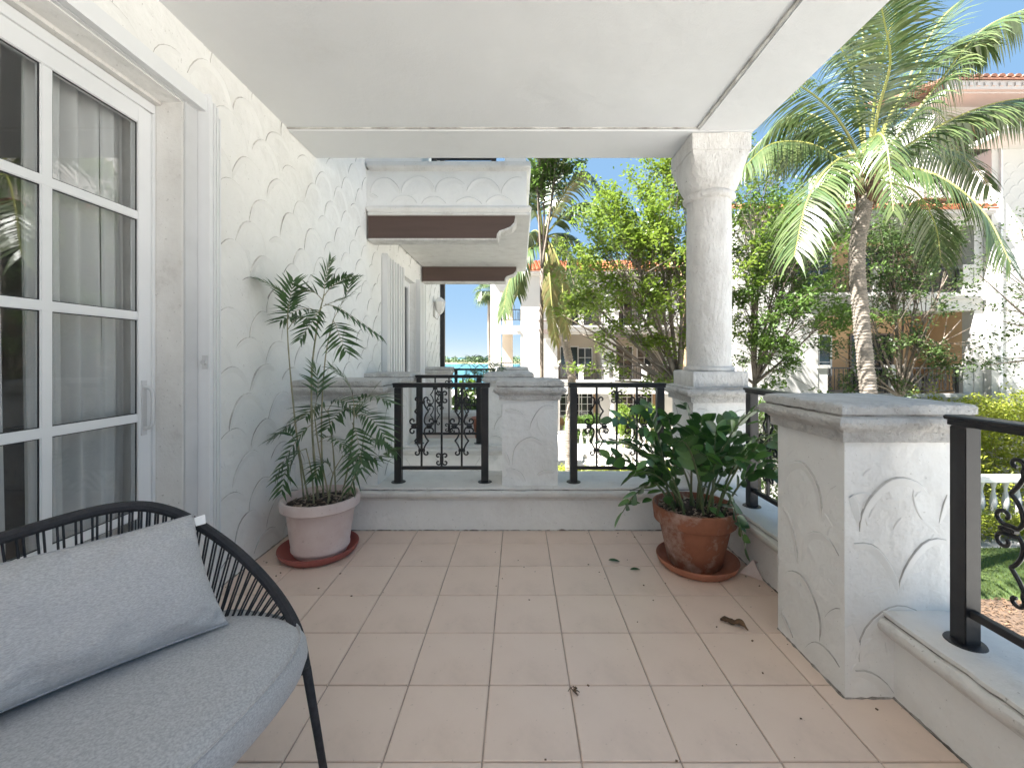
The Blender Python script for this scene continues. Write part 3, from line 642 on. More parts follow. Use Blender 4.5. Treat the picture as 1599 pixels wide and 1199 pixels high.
b = MB(); b.tube(ring, .011, 8); b.build('seat_ring', M['rope'], ls, smooth=True)
for s in (1, -1):
    b = MB(); b.tube([L3(s*.545,.222,.385), L3(s*.575,.27,.005)], [.0125,.010], 9); b.build('leg', M['rope'], ls, smooth=True)
    b = MB(); b.tube([L3(s*.45,-.26,.36), L3(s*.50,-.36,.005)], [.0125,.010], 9); b.build('leg', M['rope'], ls, smooth=True)
NR = 156
def interp(pts, t):
    k = t*(len(pts)-1); i = min(int(k), len(pts)-2); return pts[i].lerp(pts[i+1], k-i)
low = [(-u, v, z) for u, v, z in [(0,-.285,.37),(.2,-.28,.37),(.36,-.245,.37),(.45,-.19,.37),(.50,-.11,.37),(.525,-.04,.37),(.53,.03,.37)][:0:-1]]+[(0,-.285,.37),(.2,-.28,.37),(.36,-.245,.37),(.45,-.19,.37),(.50,-.11,.37),(.525,-.04,.37),(.53,.03,.37)]
lp = catmull([L3(*p) for p in low], 14)
rr = random.Random(8)
for i in range(NR):
    t = (i+.5)/NR; t += (.0012 if i % 2 else -.0012)
    tt = .075+t*.85; a = interp(hp, tt); c = interp(lp, .02+t*.96)
    b = MB(); m_ = a.lerp(c, .5)+V((rr.uniform(-.002,.002), rr.uniform(-.002,.002), 0))
    b.tube([a, m_, c], .0029, 5, cap=False); b.build('rope', M['rope'], ls, smooth=True)
# seat cushion (a part of its own look)
b = MB(); rg = []; seg = 96
def outl(a, k, z, p=3.2):
    ca, sa = math.cos(a), math.sin(a); r = 1/((abs(ca)**p+abs(sa)**p)**(1/p)); return L3(.632*ca*r*k, .002+.285*sa*r*(1-(1-k)*1.9 if k > .6 else k*.4/.6), z)
for k, z in ((.2,.366),(.93,.366),(.975,.370),(1.0,.385),(1.012,.412),(1.006,.440),(.99,.456),(.982,.460),(.976,.459),(.955,.467),(.90,.476),(.8,.482),(.6,.486),(.3,.489),(.05,.49)):
    rg.append([outl(2*math.pi*j/seg, k, z+(.003*noise.noise(V((math.cos(2*math.pi*j/seg)*3, math.sin(2*math.pi*j/seg)*3, k*3)))*(1 if k > .3 else 0))) for j in range(seg)])
b.rings(rg); cu = b.build('seat_cushion', M['fabric'], ls, smooth=True, rough=.0035, rs=9)
b = MB(); b.tube([outl(2*math.pi*j/seg, .984, .462) for j in range(seg+1)], .0028, 5); b.build('piping', M['fabric'], cu, smooth=True)
# pillow
e1 = V((-.637,-.77,0)); BR = V((-.888,1.275,.468)); TR = V((-1.035,1.335,.762)); e2 = TR-BR; Lp = .64; nn = e1.cross(e2).normalized()
if nn.dot(V((.77,-.63,.3))) < 0: nn = -nn
cen = BR+e1*Lp/2+e2/2+nn*.055
def pill(s, t, side):
    th = .088*(max(0, 1-abs(s)**3.2)**.5)*(max(0, 1-abs(t)**2.6)**.55)
    edge = (1-abs(s))*(1-abs(t)); k1 = 1-.05*(1-t*t)*abs(s)**3*0-.045*(1-abs(t)**2)*abs(s); k2 = 1-.07*(1-abs(s)**2)*abs(t)**2
    p = cen+e1*(s*Lp/2*k1)+e2*(t*.5*k2)+nn*(side*th)
    wr = .020*noise.noise(V((s*3.2, t*1.5, side*4)))+.016*noise.noise(V((s*8+t*3, t*2.6, side*7)))*(.3+abs(t)**2*1.4)+.010*abs(t)**5*math.sin(s*31+4*noise.noise(V((s*5, 0, 2))))*(1-abs(t)**8)+.012*(abs(s)*abs(t))**2*math.sin((s-t)*16)
    return p+nn*wr*(th/.088)**.4+V((0,0,-.012*max(0, -t)*(.5-abs(s))*0))
n1, n2 = 70, 36; b = MB()
for side in (1, -1):
    vs = [pill(-1+2*i/n1, -1+2*j/n2, side) for j in range(n2+1) for i in range(n1+1)]
    b.add(vs, [(j*(n1+1)+i, j*(n1+1)+i+1, (j+1)*(n1+1)+i+1, (j+1)*(n1+1)+i)[::side] for j in range(n2) for i in range(n1)])
pl = b.build('pillow', M['fabric2'], smooth=True)
bm = bmesh.new(); bm.from_mesh(pl.data); bmesh.ops.remove_doubles(bm, verts=bm.verts, dist=.0006); bmesh.ops.recalc_face_normals(bm, faces=bm.faces); bm.to_mesh(pl.data); bm.free()
tag(pl, 'long heather grey lumbar pillow leaning on the rope back of the loveseat', 'pillow')
b = MB(); q = pill(-1, .86, 1); w1 = (-e1)*.016; w2 = e2.normalized()*.012; b.add([q-w2, q-w2+w1*1.5+nn*.004, q+w2*1.3+w1*1.8+nn*.006, q+w2*1.2, q-w2-nn*.002, q-w2+w1*1.5+nn*.002, q+w2*1.3+w1*1.8+nn*.004, q+w2*1.2-nn*.002], [(0,1,2,3),(7,6,5,4),(0,4,5,1),(1,5,6,2),(2,6,7,3),(3,7,4,0)])
b.build('care_tag', M['whitetag'], pl)
b = MB(); e_ = [pill(-1+2*i/60, sg*1.0, 1)+e2.normalized()*.001*sg for sg in (1,) for i in range(61)]; b.tube(e_, .0028, 5); b.build('seam', M['fabric2'], pl, smooth=True); b = MB(); b.tube([pill(-1+2*i/60, -1.0, 1) for i in range(61)], .0028, 5); b.build('seam', M['fabric2'], pl, smooth=True)

# ================================================================== POTS
def saucer(cx_, cy_, r, label, m, z=.013, name='plant_saucer'):
    b = MB(); b.lathe([(r*.78,0),(r*.86,.002),(r*.95,.022),(r,.050),(r*.995,.056),(r*.965,.054),(r*.90,.024),(r*.80,.012),(r*.05,.011)], 0, 0, 56)
    o = b.build(name, m, smooth=True, auto=50); o.location = (cx_, cy_, z-.011); return tag(o, label, 'saucer')
def pot(cx_, cy_, prof, label, m, z, soilr, soilz):
    root = empty('plant_pot', (cx_, cy_, z), label, 'pot'); b = MB(); b.lathe([(r, q+z) for r, q in prof], cx_, cy_, 64, cap1=True); b.build('pot_body', m, root, smooth=True, auto=40, rough=.0012, rs=20)
    b = MB(); rg = []
    for k in range(6):
        r = soilr*(1-k/5.05); rg.append([(cx_+r*math.cos(a*math.pi/16), cy_+r*math.sin(a*math.pi/16), soilz+.012*noise.noise(V((r*30*math.cos(a*math.pi/16), r*30*math.sin(a*math.pi/16), cx_)))+.004*k) for a in range(32)])
    b.rings(rg, False, True); b.build('soil', M['soil'], root, smooth=True)
    b = MB(); rnd = random.Random(int(abs(cx_)*100))
    for k in range(170):
        a = rnd.uniform(0, 6.28); r = soilr*math.sqrt(rnd.random())*.95; p = V((cx_+r*math.cos(a), cy_+r*math.sin(a), soilz+rnd.uniform(.004,.022)))
        d = V((rnd.gauss(0,1), rnd.gauss(0,1), rnd.gauss(0,.35))).normalized(); e = d.cross(V((0,0,1))).normalized()
        b.obox(p, d*rnd.uniform(.006,.02), e*rnd.uniform(.002,.006), d.cross(e)*.002)
    tag(b.build('bark_chips', M['chip'], root), kind='stuff'); return root
PA = (-1.285, 2.76); PB = (1.075, 2.60)
saucer(-1.300, 2.765, .245, 'worn red saucer under the pale pink pot by the stucco wall', M['redplastic'])
pot(*PA, [(.155,0),(.160,.004),(.170,.03),(.176,.032),(.178,.045),(.175,.05),(.208,.285),(.212,.290),(.232,.292),(.238,.298),(.240,.345),(.236,.356),(.226,.359),(.218,.352),(.208,.30),(.17,.285),(.01,.283)], 'chalky pale pink pot with rolled rim by the stucco wall holding the thin palm', M['pink'], .018, .210, .33)
saucer(1.090, 2.60, .238, 'terracotta saucer under the weathered terracotta pot near the right parapet', M['terra2'])
pot(*PB, [(.148,0),(.153,.004),(.208,.252),(.214,.256),(.232,.258),(.236,.262),(.246,.348),(.244,.356),(.234,.358),(.228,.350),(.215,.30),(.17,.285),(.01,.283)], 'weathered terracotta pot with white lime bloom holding the glossy green plant', M['terra'], .018, .218, .332)

def leafmesh(name, m, L=.075, Wd=.040, fold=.18, nl=6):
    b = MB(); vs = []; 
    for i in range(nl+1):
        t = i/nl; wv = Wd/2*(math.sin(math.pi*min(1, t*.96+.02)**.85))**.75 if 0 < i < nl else .0008; x = L*t; zc = -.10*L*t*t
        vs += [(x, -wv, zc+wv*fold), (x, 0, zc), (x, wv, zc+wv*fold)]
    fs = []
    for i in range(nl):
        for j in range(2): fs.append((i*3+j, (i+1)*3+j, (i+1)*3+j+1, i*3+j+1))
    me = bpy.data.meshes.new(name); me.from_pydata(vs, [], fs); me.materials.append(m); me.polygons.foreach_set('use_smooth', [True]*len(fs)); me.update(); return me
# ---- ZZ plant
zz = empty('zz_plant', (PB[0], PB[1], .35), 'bushy plant with glossy dark green oval leaflets in the terracotta pot', 'plant')
lms = [leafmesh('leaf', M['zz']), leafmesh('leaf', M['zz2'], .078, .042), leafmesh('leaf', M['zz'], .068, .036, .3)]
rz = random.Random(21)
stems = [((955,655),2.55,.10),((945,690),2.45,.05),((972,800),2.38,.26),((1000,640),2.7,.1),((1040,650),2.6,.05),((1072,638),2.72,.02),((1095,655),2.6,.02),((1120,672),2.5,.05),((1150,655),2.7,.06),
 ((1205,640),2.5,.12),((1215,690),2.35,.16),((1214,745),2.36,.22),((1165,860),2.30,.34),((1010,720),2.35,.14),((1060,690),2.32,.05),((1105,715),2.33,.08),((1150,720),2.34,.14),((985,745),2.42,.16),
 ((1030,690),2.8,.02),((1170,680),2.75,.08),((1185,710),2.6,.14),((1085,680),2.45,.02),((970,690),2.7,.14),((1235,700),2.2,.2),((935,720),2.55,.16)]
nleaf = 0
for k, ((px, py), Y, arch) in enumerate(stems):
    a = rz.uniform(0, 6.28); r = rz.uniform(.02, .11); p0 = V((PB[0]+r*math.cos(a), PB[1]+r*math.sin(a), .335)); p3 = P(px, py, Y)
    d = p3-p0; p0 = p0+V((d.x*.22, d.y*.2, 0)); d = p3-p0
    up = max(.20, d.z*.75) if d.z > .1 else .24+arch*.3
    p1 = p0+V((d.x*.16, d.y*.16, up*.8)); p2 = p0+V((d.x*(.62+.3*arch), d.y*.6, max(d.z, .05)+arch*.55))
    pts = [p0*(1-t)**3+p1*3*t*(1-t)**2+p2*3*t*t*(1-t)+p3*t**3 for t in [i/16 for i in range(17)]]
    b = MB(); b.tube(pts, [.0085*(1-.75*i/16) for i in range(17)], 6); b.build('stem', M['zzstem'], zz, smooth=True)
    nn_ = 12
    for i in range(nn_):
        if nleaf >= 298: break
        t = .34+.64*i/(nn_-1); q = interp(pts, t); T = (interp(pts, min(1, t+.04))-interp(pts, t-.04)).normalized()
        sd = T.cross(V((0,0,1)));  sd = sd.normalized() if sd.length > .15 else V((1,0,0))
        roll = (k % 3-1)*.45+rz.uniform(-.12, .12); sd = Quaternion(T, roll) @ sd
        s = 1 if i % 2 else -1
        X = (sd*s*.85+T*rz.uniform(.5,.75)+V((0,0,rz.uniform(.0,.15)))).normalized()
        if i == nn_-1: X = (T+V((0,0,.1))).normalized()
        Z = (T.cross(sd)*1.0+V((0,0,.5))+V((rz.uniform(-.12,.12), rz.uniform(-.12,.12), 0)))
        if Z.z < 0: Z = -Z
        Yv = Z.cross(X).normalized(); Z = X.cross(Yv)
        sc = rz.uniform(1.0, 1.5)*(1.1-.3*abs(t-.6))
        o = bpy.data.objects.new('leaf', lms[rz.choice((0,0,1,2))]); mtx = Matrix((X, Yv, Z)).transposed().to_4x4()
        mtx.translation = q; o.matrix_basis = mtx @ Matrix.Scale(sc, 4); link(o, zz); nleaf += 1

zf = MB(); vz = random.Random(5)
for k in range(80):
    (px, py), Y, arch = stems[k % len(stems)]; tp_ = P(px, py, Y); c0 = V((PB[0], PB[1], .44)); q = c0.lerp(tp_, vz.uniform(.25, .8))+V((vz.gauss(0,.05), vz.gauss(0,.05), vz.uniform(0,.10)))
    X = ((tp_-c0).normalized()+V((vz.gauss(0,.7), vz.gauss(0,.7), vz.uniform(0,.6)))).normalized(); Yv = V((vz.gauss(0,.4), vz.gauss(0,.4), 1)).cross(X).normalized(); Z = X.cross(Yv); s_ = vz.uniform(1.0,1.5)
    me = lms[k % 3]; zf.cur = 1 if me is lms[1] else 0; zf.add([q+(X*v.co.x+Yv*v.co.y+Z*v.co.z)*s_ for v in me.vertices], [tuple(p.vertices) for p in me.polygons])
tag(zf.build('inner_foliage', [M['zz'], M['zz2']], zz, smooth=True), kind='stuff')
# ---- palm frond builder
def frond(pts, Ll, wl, n, parent, mleaf, mrach, r0, droop=.6, fwd=.5, start=.18, seed=0, seg=3, hang=0, gap=.0, name='frond', roll=0, taper=.55):
    rnd = random.Random(seed); sp = catmull(pts, 8); b = MB(); b.cur = 1
    b.tube(sp, [r0*(1-.85*i/(len(sp)-1)) for i in range(len(sp))], 5); b.cur = 0
    for i in range(n):
        t = start+(1-start)*i/(n-1)*.995; q = interp(sp, t); T = (interp(sp, min(1, t+.03))-interp(sp, max(0, t-.03))).normalized()
        sd = T.cross(V((0,0,1))); sd = sd.normalized() if sd.length > .12 else V((.8,.6,0))
        if roll: sd = Quaternion(T, roll) @ sd
        e = math.sin(math.pi*(.12+.80*(i/(n-1))))**taper
        for s in (-1, 1):
            if rnd.random() < gap: continue
            d = (sd*s*(1-.35*hang)+T*(fwd+(.9 if i > n-4 else 0)*.5)+V((0,0,.25-.9*hang+rnd.uniform(-.12,.12)))+V((rnd.uniform(-.08,.08),)*3)).normalized()
            ll = Ll*e*rnd.uniform(.85, 1.1); p = q.copy(); vs = []; wv = T-d*T.dot(d); wv = wv.normalized() if wv.length > .05 else T
            dd = d.copy()
            for k in range(seg+1):
                f = k/seg; ww = wl*(.35, 1, .8, .5, .06)[min(4, int(round(f*4)))] if seg >= 3 else wl*(.5, 1, .06)[min(2, k)]
                vs += [p-wv*ww*.5, p+wv*ww*.5]
                dd = (dd+V((0,0,-droop*(.35+f)*rnd.uniform(.8,1.2)))).normalized() if k else dd
                p = p+dd*ll/seg
            b.add(vs, [(2*k, 2*k+1, 2*k+3, 2*k+2) for k in range(seg)])
    return b.build(name, [mleaf, mrach], parent)

# ---- potted parlour palm
ap = empty('potted_palm', (PA[0], PA[1], .34), 'tall thin parlour palm with several canes in the pale pink pot', 'palm')
def cane(pl, r=.006):
    pts = catmull([P(x, y, Y) for x, y, Y in pl], 6); b = MB()
    b.tube(pts, [r*(1-.5*i/(len(pts)-1))*(1.18 if i % 4 == 0 else 1) for i in range(len(pts))], 7); b.build('cane', M['cane'], ap, smooth=True)
cane([(482,782,2.72),(465,690,2.70),(455,600,2.70),(449,520,2.70),(450,475,2.70)])
cane([(497,782,2.76),(488,680,2.76),(487,580,2.76),(497,500,2.74),(506,460,2.73)], .0075)
cane([(505,782,2.80),(502,660,2.80),(508,560,2.78),(520,500,2.78)])
cane([(515,782,2.70),(498,700,2.7),(490,640,2.68)])
cane([(532,784,2.72),(545,720,2.70),(552,665,2.68),(553,630,2.68)])
cane([(540,780,2.80),(562,720,2.78),(568,680,2.76)])
cane([(475,784,2.80),(468,720,2.80),(462,690,2.82)]); cane([(490,786,2.66),(487,740,2.66),(478,700,2.66)]); cane([(512,786,2.66),(520,740,2.66),(535,712,2.66)])
cane([(525,782,2.84),(520,700,2.84),(512,640,2.84)])
FR = [ # start, ctrl, tip, length scale
 ((450,478,2.70),(436,452,2.68),(402,436,2.62)), ((449,500,2.70),(452,470,2.66),(458,440,2.64)), ((449,515,2.70),(470,492,2.66),(484,500,2.6)),
 ((506,462,2.73),(508,435,2.73),(516,408,2.74)), ((506,462,2.73),(528,440,2.72),(548,432,2.70)), ((505,470,2.73),(480,450,2.70),(462,462,2.66)),
 ((508,475,2.73),(545,490,2.68),(594,524,2.6)), ((505,478,2.73),(535,470,2.80),(556,452,2.84)), ((500,490,2.73),(470,480,2.78),(440,500,2.8)), ((503,480,2.73),(490,500,2.62),(470,528,2.55)),
 ((520,500,2.78),(538,470,2.80),(546,440,2.84)),((520,500,2.78),(528,520,2.70),(540,548,2.64)),
 ((553,632,2.68),(545,595,2.66),(518,574,2.62)), ((553,635,2.68),(580,615,2.64),(608,628,2.58)), ((552,650,2.68),(580,650,2.62),(600,682,2.56)), ((552,655,2.68),(560,640,2.74),(590,600,2.82)),
 ((550,660,2.68),(560,690,2.60),(565,730,2.54)), ((553,640,2.68),(530,640,2.72),(512,668,2.76)),
 ((568,690,2.76),(600,685,2.70),(618,705,2.64)), ((535,712,2.66),(575,720,2.62),(612,700,2.58)),
 ((490,640,2.68),(465,655,2.64),(425,684,2.58)), ((490,660,2.68),(460,690,2.62),(432,740,2.56)), ((478,700,2.66),(450,720,2.6),(440,765,2.54)), ((512,640,2.84),(530,620,2.82),(556,640,2.78)),
 ((462,690,2.82),(445,670,2.84),(422,690,2.86)), ((490,645,2.68),(500,600,2.70),(488,570,2.70)), ((512,645,2.84),(495,630,2.86),(478,650,2.9)), ((498,690,2.70),(520,680,2.62),(540,700,2.56)),
 ((520,740,2.66),(505,715,2.62),(492,745,2.56)), ((545,720,2.70),(560,700,2.62),(548,760,2.54)) ]
for i, (a, c, t) in enumerate(FR):
    a, c, t = P(*a), P(*c), P(*t); frond([a, a.lerp(c, .55)+V((0,0,.01)), c.lerp(t, .3), t], .125+.02*(i % 3), .0185, 10, ap, M['areca'], M['cane'], .0028, droop=.16, fwd=.75, start=.22, seed=i, roll=.25*((i % 3)-1), taper=.4, hang=.75 if i in (6, 18, 19) else .15)

# ---- bits on the floor
def dryleaf(x, y, rot, L, label, m, name='dry_leaf', cat='leaf'):
    p = P(x, y, 842/(y-558)); me = leafmesh(name, m, L, L*.32, .5, 6); me.transform(Matrix.Rotation(.3, 4, 'X')); o = bpy.data.objects.new(name, me); o.location = (p.x, p.y, .008); o.rotation_euler = (0, -.08, rot); COL.objects.link(o); tag(o, label, cat)
dryleaf(950, 876, -.3, .07, 'small green fallen leaf on the tiles left of the terracotta pot, farther one', M['areca']); dryleaf(984, 891, .05, .06, 'small dull green fallen leaf on the tiles left of the terracotta pot, nearer one', M['areca'])
dryleaf(872, 830, 0, .06, 'brown dry leaf at the foot of the far parapet', M['brown']); 
tw = MB(); p = P(1150, 980, 842/422.)
tw.tube(catmull([(p.x-.055,p.y+.045,.012),(p.x-.03,p.y+.035,.020),(p.x-.005,p.y+.018,.016),(p.x+.022,p.y+.004,.024),(p.x+.035,p.y-.035,.012)], 5), [.005,.008,.010,.012,.013,.011,.009,.010,.012,.013,.012,.010,.011,.013,.014,.013,.010,.008,.006,.005,.003], 7); tw.tube([(p.x-.01,p.y+.01,.016),(p.x+.02,p.y+.02,.02),(p.x+.03,p.y+.016,.012)], [.008,.006,.002], 5)
tag(tw.build('dry_twig', M['husk'], smooth=True, rough=.002, rs=60), 'curled dark brown twig on the tiles beside the big near pier', 'twig')
tw = MB(); p = P(896, 1082, 842/524.); rr = random.Random(4)
for k in range(9):
    a = rr.uniform(0, 6.28); tw.tube([(p.x,p.y,.008),(p.x+.014*math.cos(a),p.y+.014*math.sin(a),.016),(p.x+.022*math.cos(a+.5),p.y+.022*math.sin(a+.5),.005)], [.0025,.002,.001], 4)
tag(tw.build('dried_flower', M['husk']), 'crumpled brown dried flower on a tile joint mid floor', 'flower')
cr = MB(); rr = random.Random(14)
for k in range(85):
    x = rr.uniform(-1.6, 1.38) if rr.random() < .45 else rr.choice((rr.uniform(.7, 1.38), rr.uniform(-1.63, -1.4))); y = rr.uniform(1.3, 3.1) if rr.random() < .6 else rr.uniform(2.3, 3.11); s = rr.uniform(.0010, .0032)
    d = V((rr.gauss(0,1), rr.gauss(0,1), 0)).normalized(); cr.obox((x, y, .003+s*.3), d*s*1.5, V((-d.y, d.x, 0))*s, (0,0,s*.5))
tag(cr.build('floor_crumbs', M['husk']), 'scattered dark crumbs of soil and leaf litter on the balcony tiles', 'litter', kind='stuff')
sd = MB(); sd.add([(1.30,2.50,.004),(1.385,2.40,.004),(1.385,2.56,.004),(1.375,2.49,.085),(1.315,2.49,.004),(1.395,2.47,.08)], [(0,1,3),(1,2,5,3),(2,0,3,5),(0,2,1)])
tag(sd.build('terracotta_shard', M['pink']), 'broken pale terracotta tile shard leaning at the foot of the right parapet', 'shard')

# ================================================================== TREES
def leafquads(b, c, n, r, size, rnd, asp=.5, flat=.55):
    for _ in range(n):
        p = c+V((rnd.gauss(0, 1), rnd.gauss(0, 1), rnd.gauss(0, .8)))*r*.55
        d = V((rnd.gauss(0,1), rnd.gauss(0,1), rnd.gauss(-.25,flat))).normalized()*size*rnd.uniform(.6, 1.25)*.5
        e = d.cross(V((rnd.gauss(0,.5), rnd.gauss(0,.5), 1))).normalized()*d.length*asp
        b.add([p-d, p-d*.1+e, p+d, p-d*.1-e], [(0,1,2,3)])
def tree(name, base, fork, blobs, lm, label, cat, size=.09, per=20, seed=0, group=None, dens=1.0, tr=.09, lean=None, lay=1):
    rnd = random.Random(seed); root = empty(name, base, label, cat, group); base = V(base); fork = V(fork)
    tb = MB(); m1 = base.lerp(fork, .5)+V((rnd.uniform(-.15,.15), rnd.uniform(-.15,.15), 0))
    tb.tube(catmull([base, m1, fork], 5), [tr*(1-.35*i/10) for i in range(11)], 8); lf = MB(); br = MB()
    for (x, y, Y, rpx, dn) in blobs:
        c = P(x, y, Y); rad = rpx/F*Y
        mid = fork.lerp(c, .5)+V((rnd.uniform(-.2,.2), rnd.uniform(-.2,.2), rnd.uniform(.0,.25)))*min(1, rad)
        path = catmull([fork, mid, c], 6); br.tube(path, [tr*.5*(1-.72*i/12) for i in range(13)], 6)
        nt_ = int(26*dn*dens*max(.4, rad)**2)
        for k in range(nt_):
            d = V((rnd.gauss(0,1), rnd.gauss(0,1), rnd.gauss(0,.9)))*rad*.74
            q = c+d
            if noise.noise(q*1.3+V((seed*7.,0,0))) < -.06: continue
            s0 = interp(path, rnd.uniform(.45, 1)); md = s0.lerp(q, .5)+V((0,0,rnd.uniform(-.05,.12)))
            br.tube([s0, md, q], [.012*lay, .008*lay, .004], 4, cap=False)
            # leaves along twig and at tip
            for tt in (.55, .8, 1.0, 1.12):
                leafquads(lf, md.lerp(q, tt) if tt <= 1 else q+(q-md)*.15, int(per*(.5+.5*tt)/2), .17+.05*rad, size, rnd)
    tb.build('trunk', M['bark'], root, smooth=True); tag(br.build('branches', M['bark'], root, smooth=True), kind='stuff')
    tag(lf.build('crown', lm, root), kind='stuff'); return root
GRP = 'leafy courtyard trees beyond the railings'
tree('courtyard_tree', (4.35,11,GZ), P(1060,610,11), [(965,345,10.6,44,1.1),(1010,310,11,48,1.1),(1050,370,10.5,62,1.2),(965,420,10.4,70,1.2),(922,400,11.2,30,.8),(898,450,10.8,30,.8),(1035,455,10.6,58,1.0),(1085,315,11.5,52,1.1),
   (1120,420,11,48,1.0),(980,505,10.8,46,.55),(940,560,10.8,34,.4),(1030,540,11,34,.45),(1105,520,11.3,40,.7),(1035,280,11.2,34,.9),(925,500,10.8,40,.5),(985,375,10.4,50,1.1),(1075,430,10.4,45,.9),(875,490,11,22,.4),(1010,560,10.8,36,.6),(960,595,10.8,26,.4),(905,520,10.8,26,.5),(1060,590,10.6,30,.6),(1080,270,11.4,26,.6)], M['leafA'], 'broad bright green leafy tree between the palm and the stone column', 'tree', .125, 38, 1, GRP, 2.6, .10)
tree('courtyard_tree', P(1185,960,12), P(1178,600,12), [(1180,330,12,48,1.1),(1175,400,11.8,48,1.0),(1215,450,11.5,50,.9),(1180,490,11.6,46,.9),(1240,400,12.5,48,.9),(1190,555,11.6,42,.8),(1250,500,11.5,46,.7),(1250,340,12.5,46,.9),
   (1275,440,12,46,.6),(1160,580,11.8,25,.6),(1230,575,11.8,36,.7),(1290,500,12,40,.45),(1300,350,12.6,46,.8),(1200,250,13,40,.6)], M['leafB'], 'mid green leafy tree just right of the stone column', 'tree', .125, 36, 2, GRP, 3.0, .09)
tree('courtyard_tree', P(1440,960,13), P(1405,620,12.6), [(1400,380,12.8,44,.9),(1445,365,13,42,.85),(1385,430,12.6,44,.75),(1440,450,12.4,44,.45),(1360,500,12.4,42,.55),(1440,520,12.2,50,.75),(1480,560,12.2,42,.4),(1320,560,12.2,36,.5),(1400,570,12.2,34,.5),
   (1480,430,12.4,42,.28),(1330,420,12.8,42,.6),(1490,380,12.8,36,.35),(1420,330,13.2,34,.8),(1340,600,12,28,.5),(1500,500,12.2,34,.28)], M['leafC'], 'open sparse tree behind the coconut palm trunk before the peach balconies', 'tree', .12, 30, 3, GRP, 2.6, .08)
tree('courtyard_tree', P(1700,960,10.5), P(1680,560,10.5), [(1570,400,10.2,34,.32),(1590,350,10.4,28,.25),(1560,500,10,36,.34),(1590,560,10,36,.4),(1545,570,10.2,26,.25),(1530,430,10.3,24,.18),(1640,480,10.4,70,.7),(1670,400,10.6,70,.7),(1600,460,10.2,34,.28)], M['leafC'],
   'sparse dark twiggy tree reaching in at the right edge before the tall white wall', 'tree', .085, 20, 4, GRP, 2.6, .07)
tree('courtyard_tree', P(842,1000,15), P(846,420,15), [(848,258,15,24,1.6),(868,236,15,28,1.4),(845,225,15,30,1.2),(868,272,15,14,1.2),(838,282,15,12,1.0)], M['leafB'], 'dense green tree top beside the upper balcony, cut by the ceiling edge', 'tree', .15, 30, 5, GRP, 2.4, .10)

def palmtree(base_pts, r0, r1, fronds, label, Y, Ll, wl, n, seed, cat='palm', rfr=.035, crown=None, group=None):
    root = empty('palm_tree', tuple(base_pts[0]), label, cat, group); pts = catmull(base_pts, 14); b = MB(); k = len(pts)
    fine = []
    for i in range(k-1):
        for q in range(4): fine.append(pts[i].lerp(pts[i+1], q/4))
    fine.append(pts[-1]); k = len(fine)
    rnd = random.Random(seed); rad = []
    for i in range(k): rad.append((r0+(r1-r0)*i/(k-1))*(1+(.07 if i % 3 == 0 else -.03)+rnd.uniform(-.03,.03)))
    b.tube(fine, rad, 14); b.build('trunk', M['ptrunk'], root, smooth=True, rough=.008, rs=9)
    c = pts[-1]
    b = MB()
    for q in range(9):
        a = q*2.4; d = V((math.cos(a), math.sin(a), 0)); h = rnd.uniform(.15,.45)
        b.tube([c+V((0,0,-.35))+d*r1*.8, c+V((0,0,-.05))+d*r1*1.3, c+V((0,0,h))+d*r1*1.2], [r1*.5, r1*.6, r1*.15], 5)
    b.build('husk', M['husk'], root, smooth=True, rough=.02, rs=12)
    for i, f in enumerate(fronds):
        dead = f.get('dead', 0); pl = [c+V((0,0,.08))]+[P(*q) for q in f['p']]
        frond(pl, Ll*f.get('l', 1), wl, int(n*f.get('n', 1)), root, M['dead'] if dead else M['coco'], M['rachis'], rfr, droop=f.get('droop', .35), fwd=f.get('fwd', .45), start=f.get('st', .2), seed=seed*50+i, seg=4, hang=f.get('hang', .3), gap=.03, roll=f.get('roll', 0))
    return root
Yp = 8.3
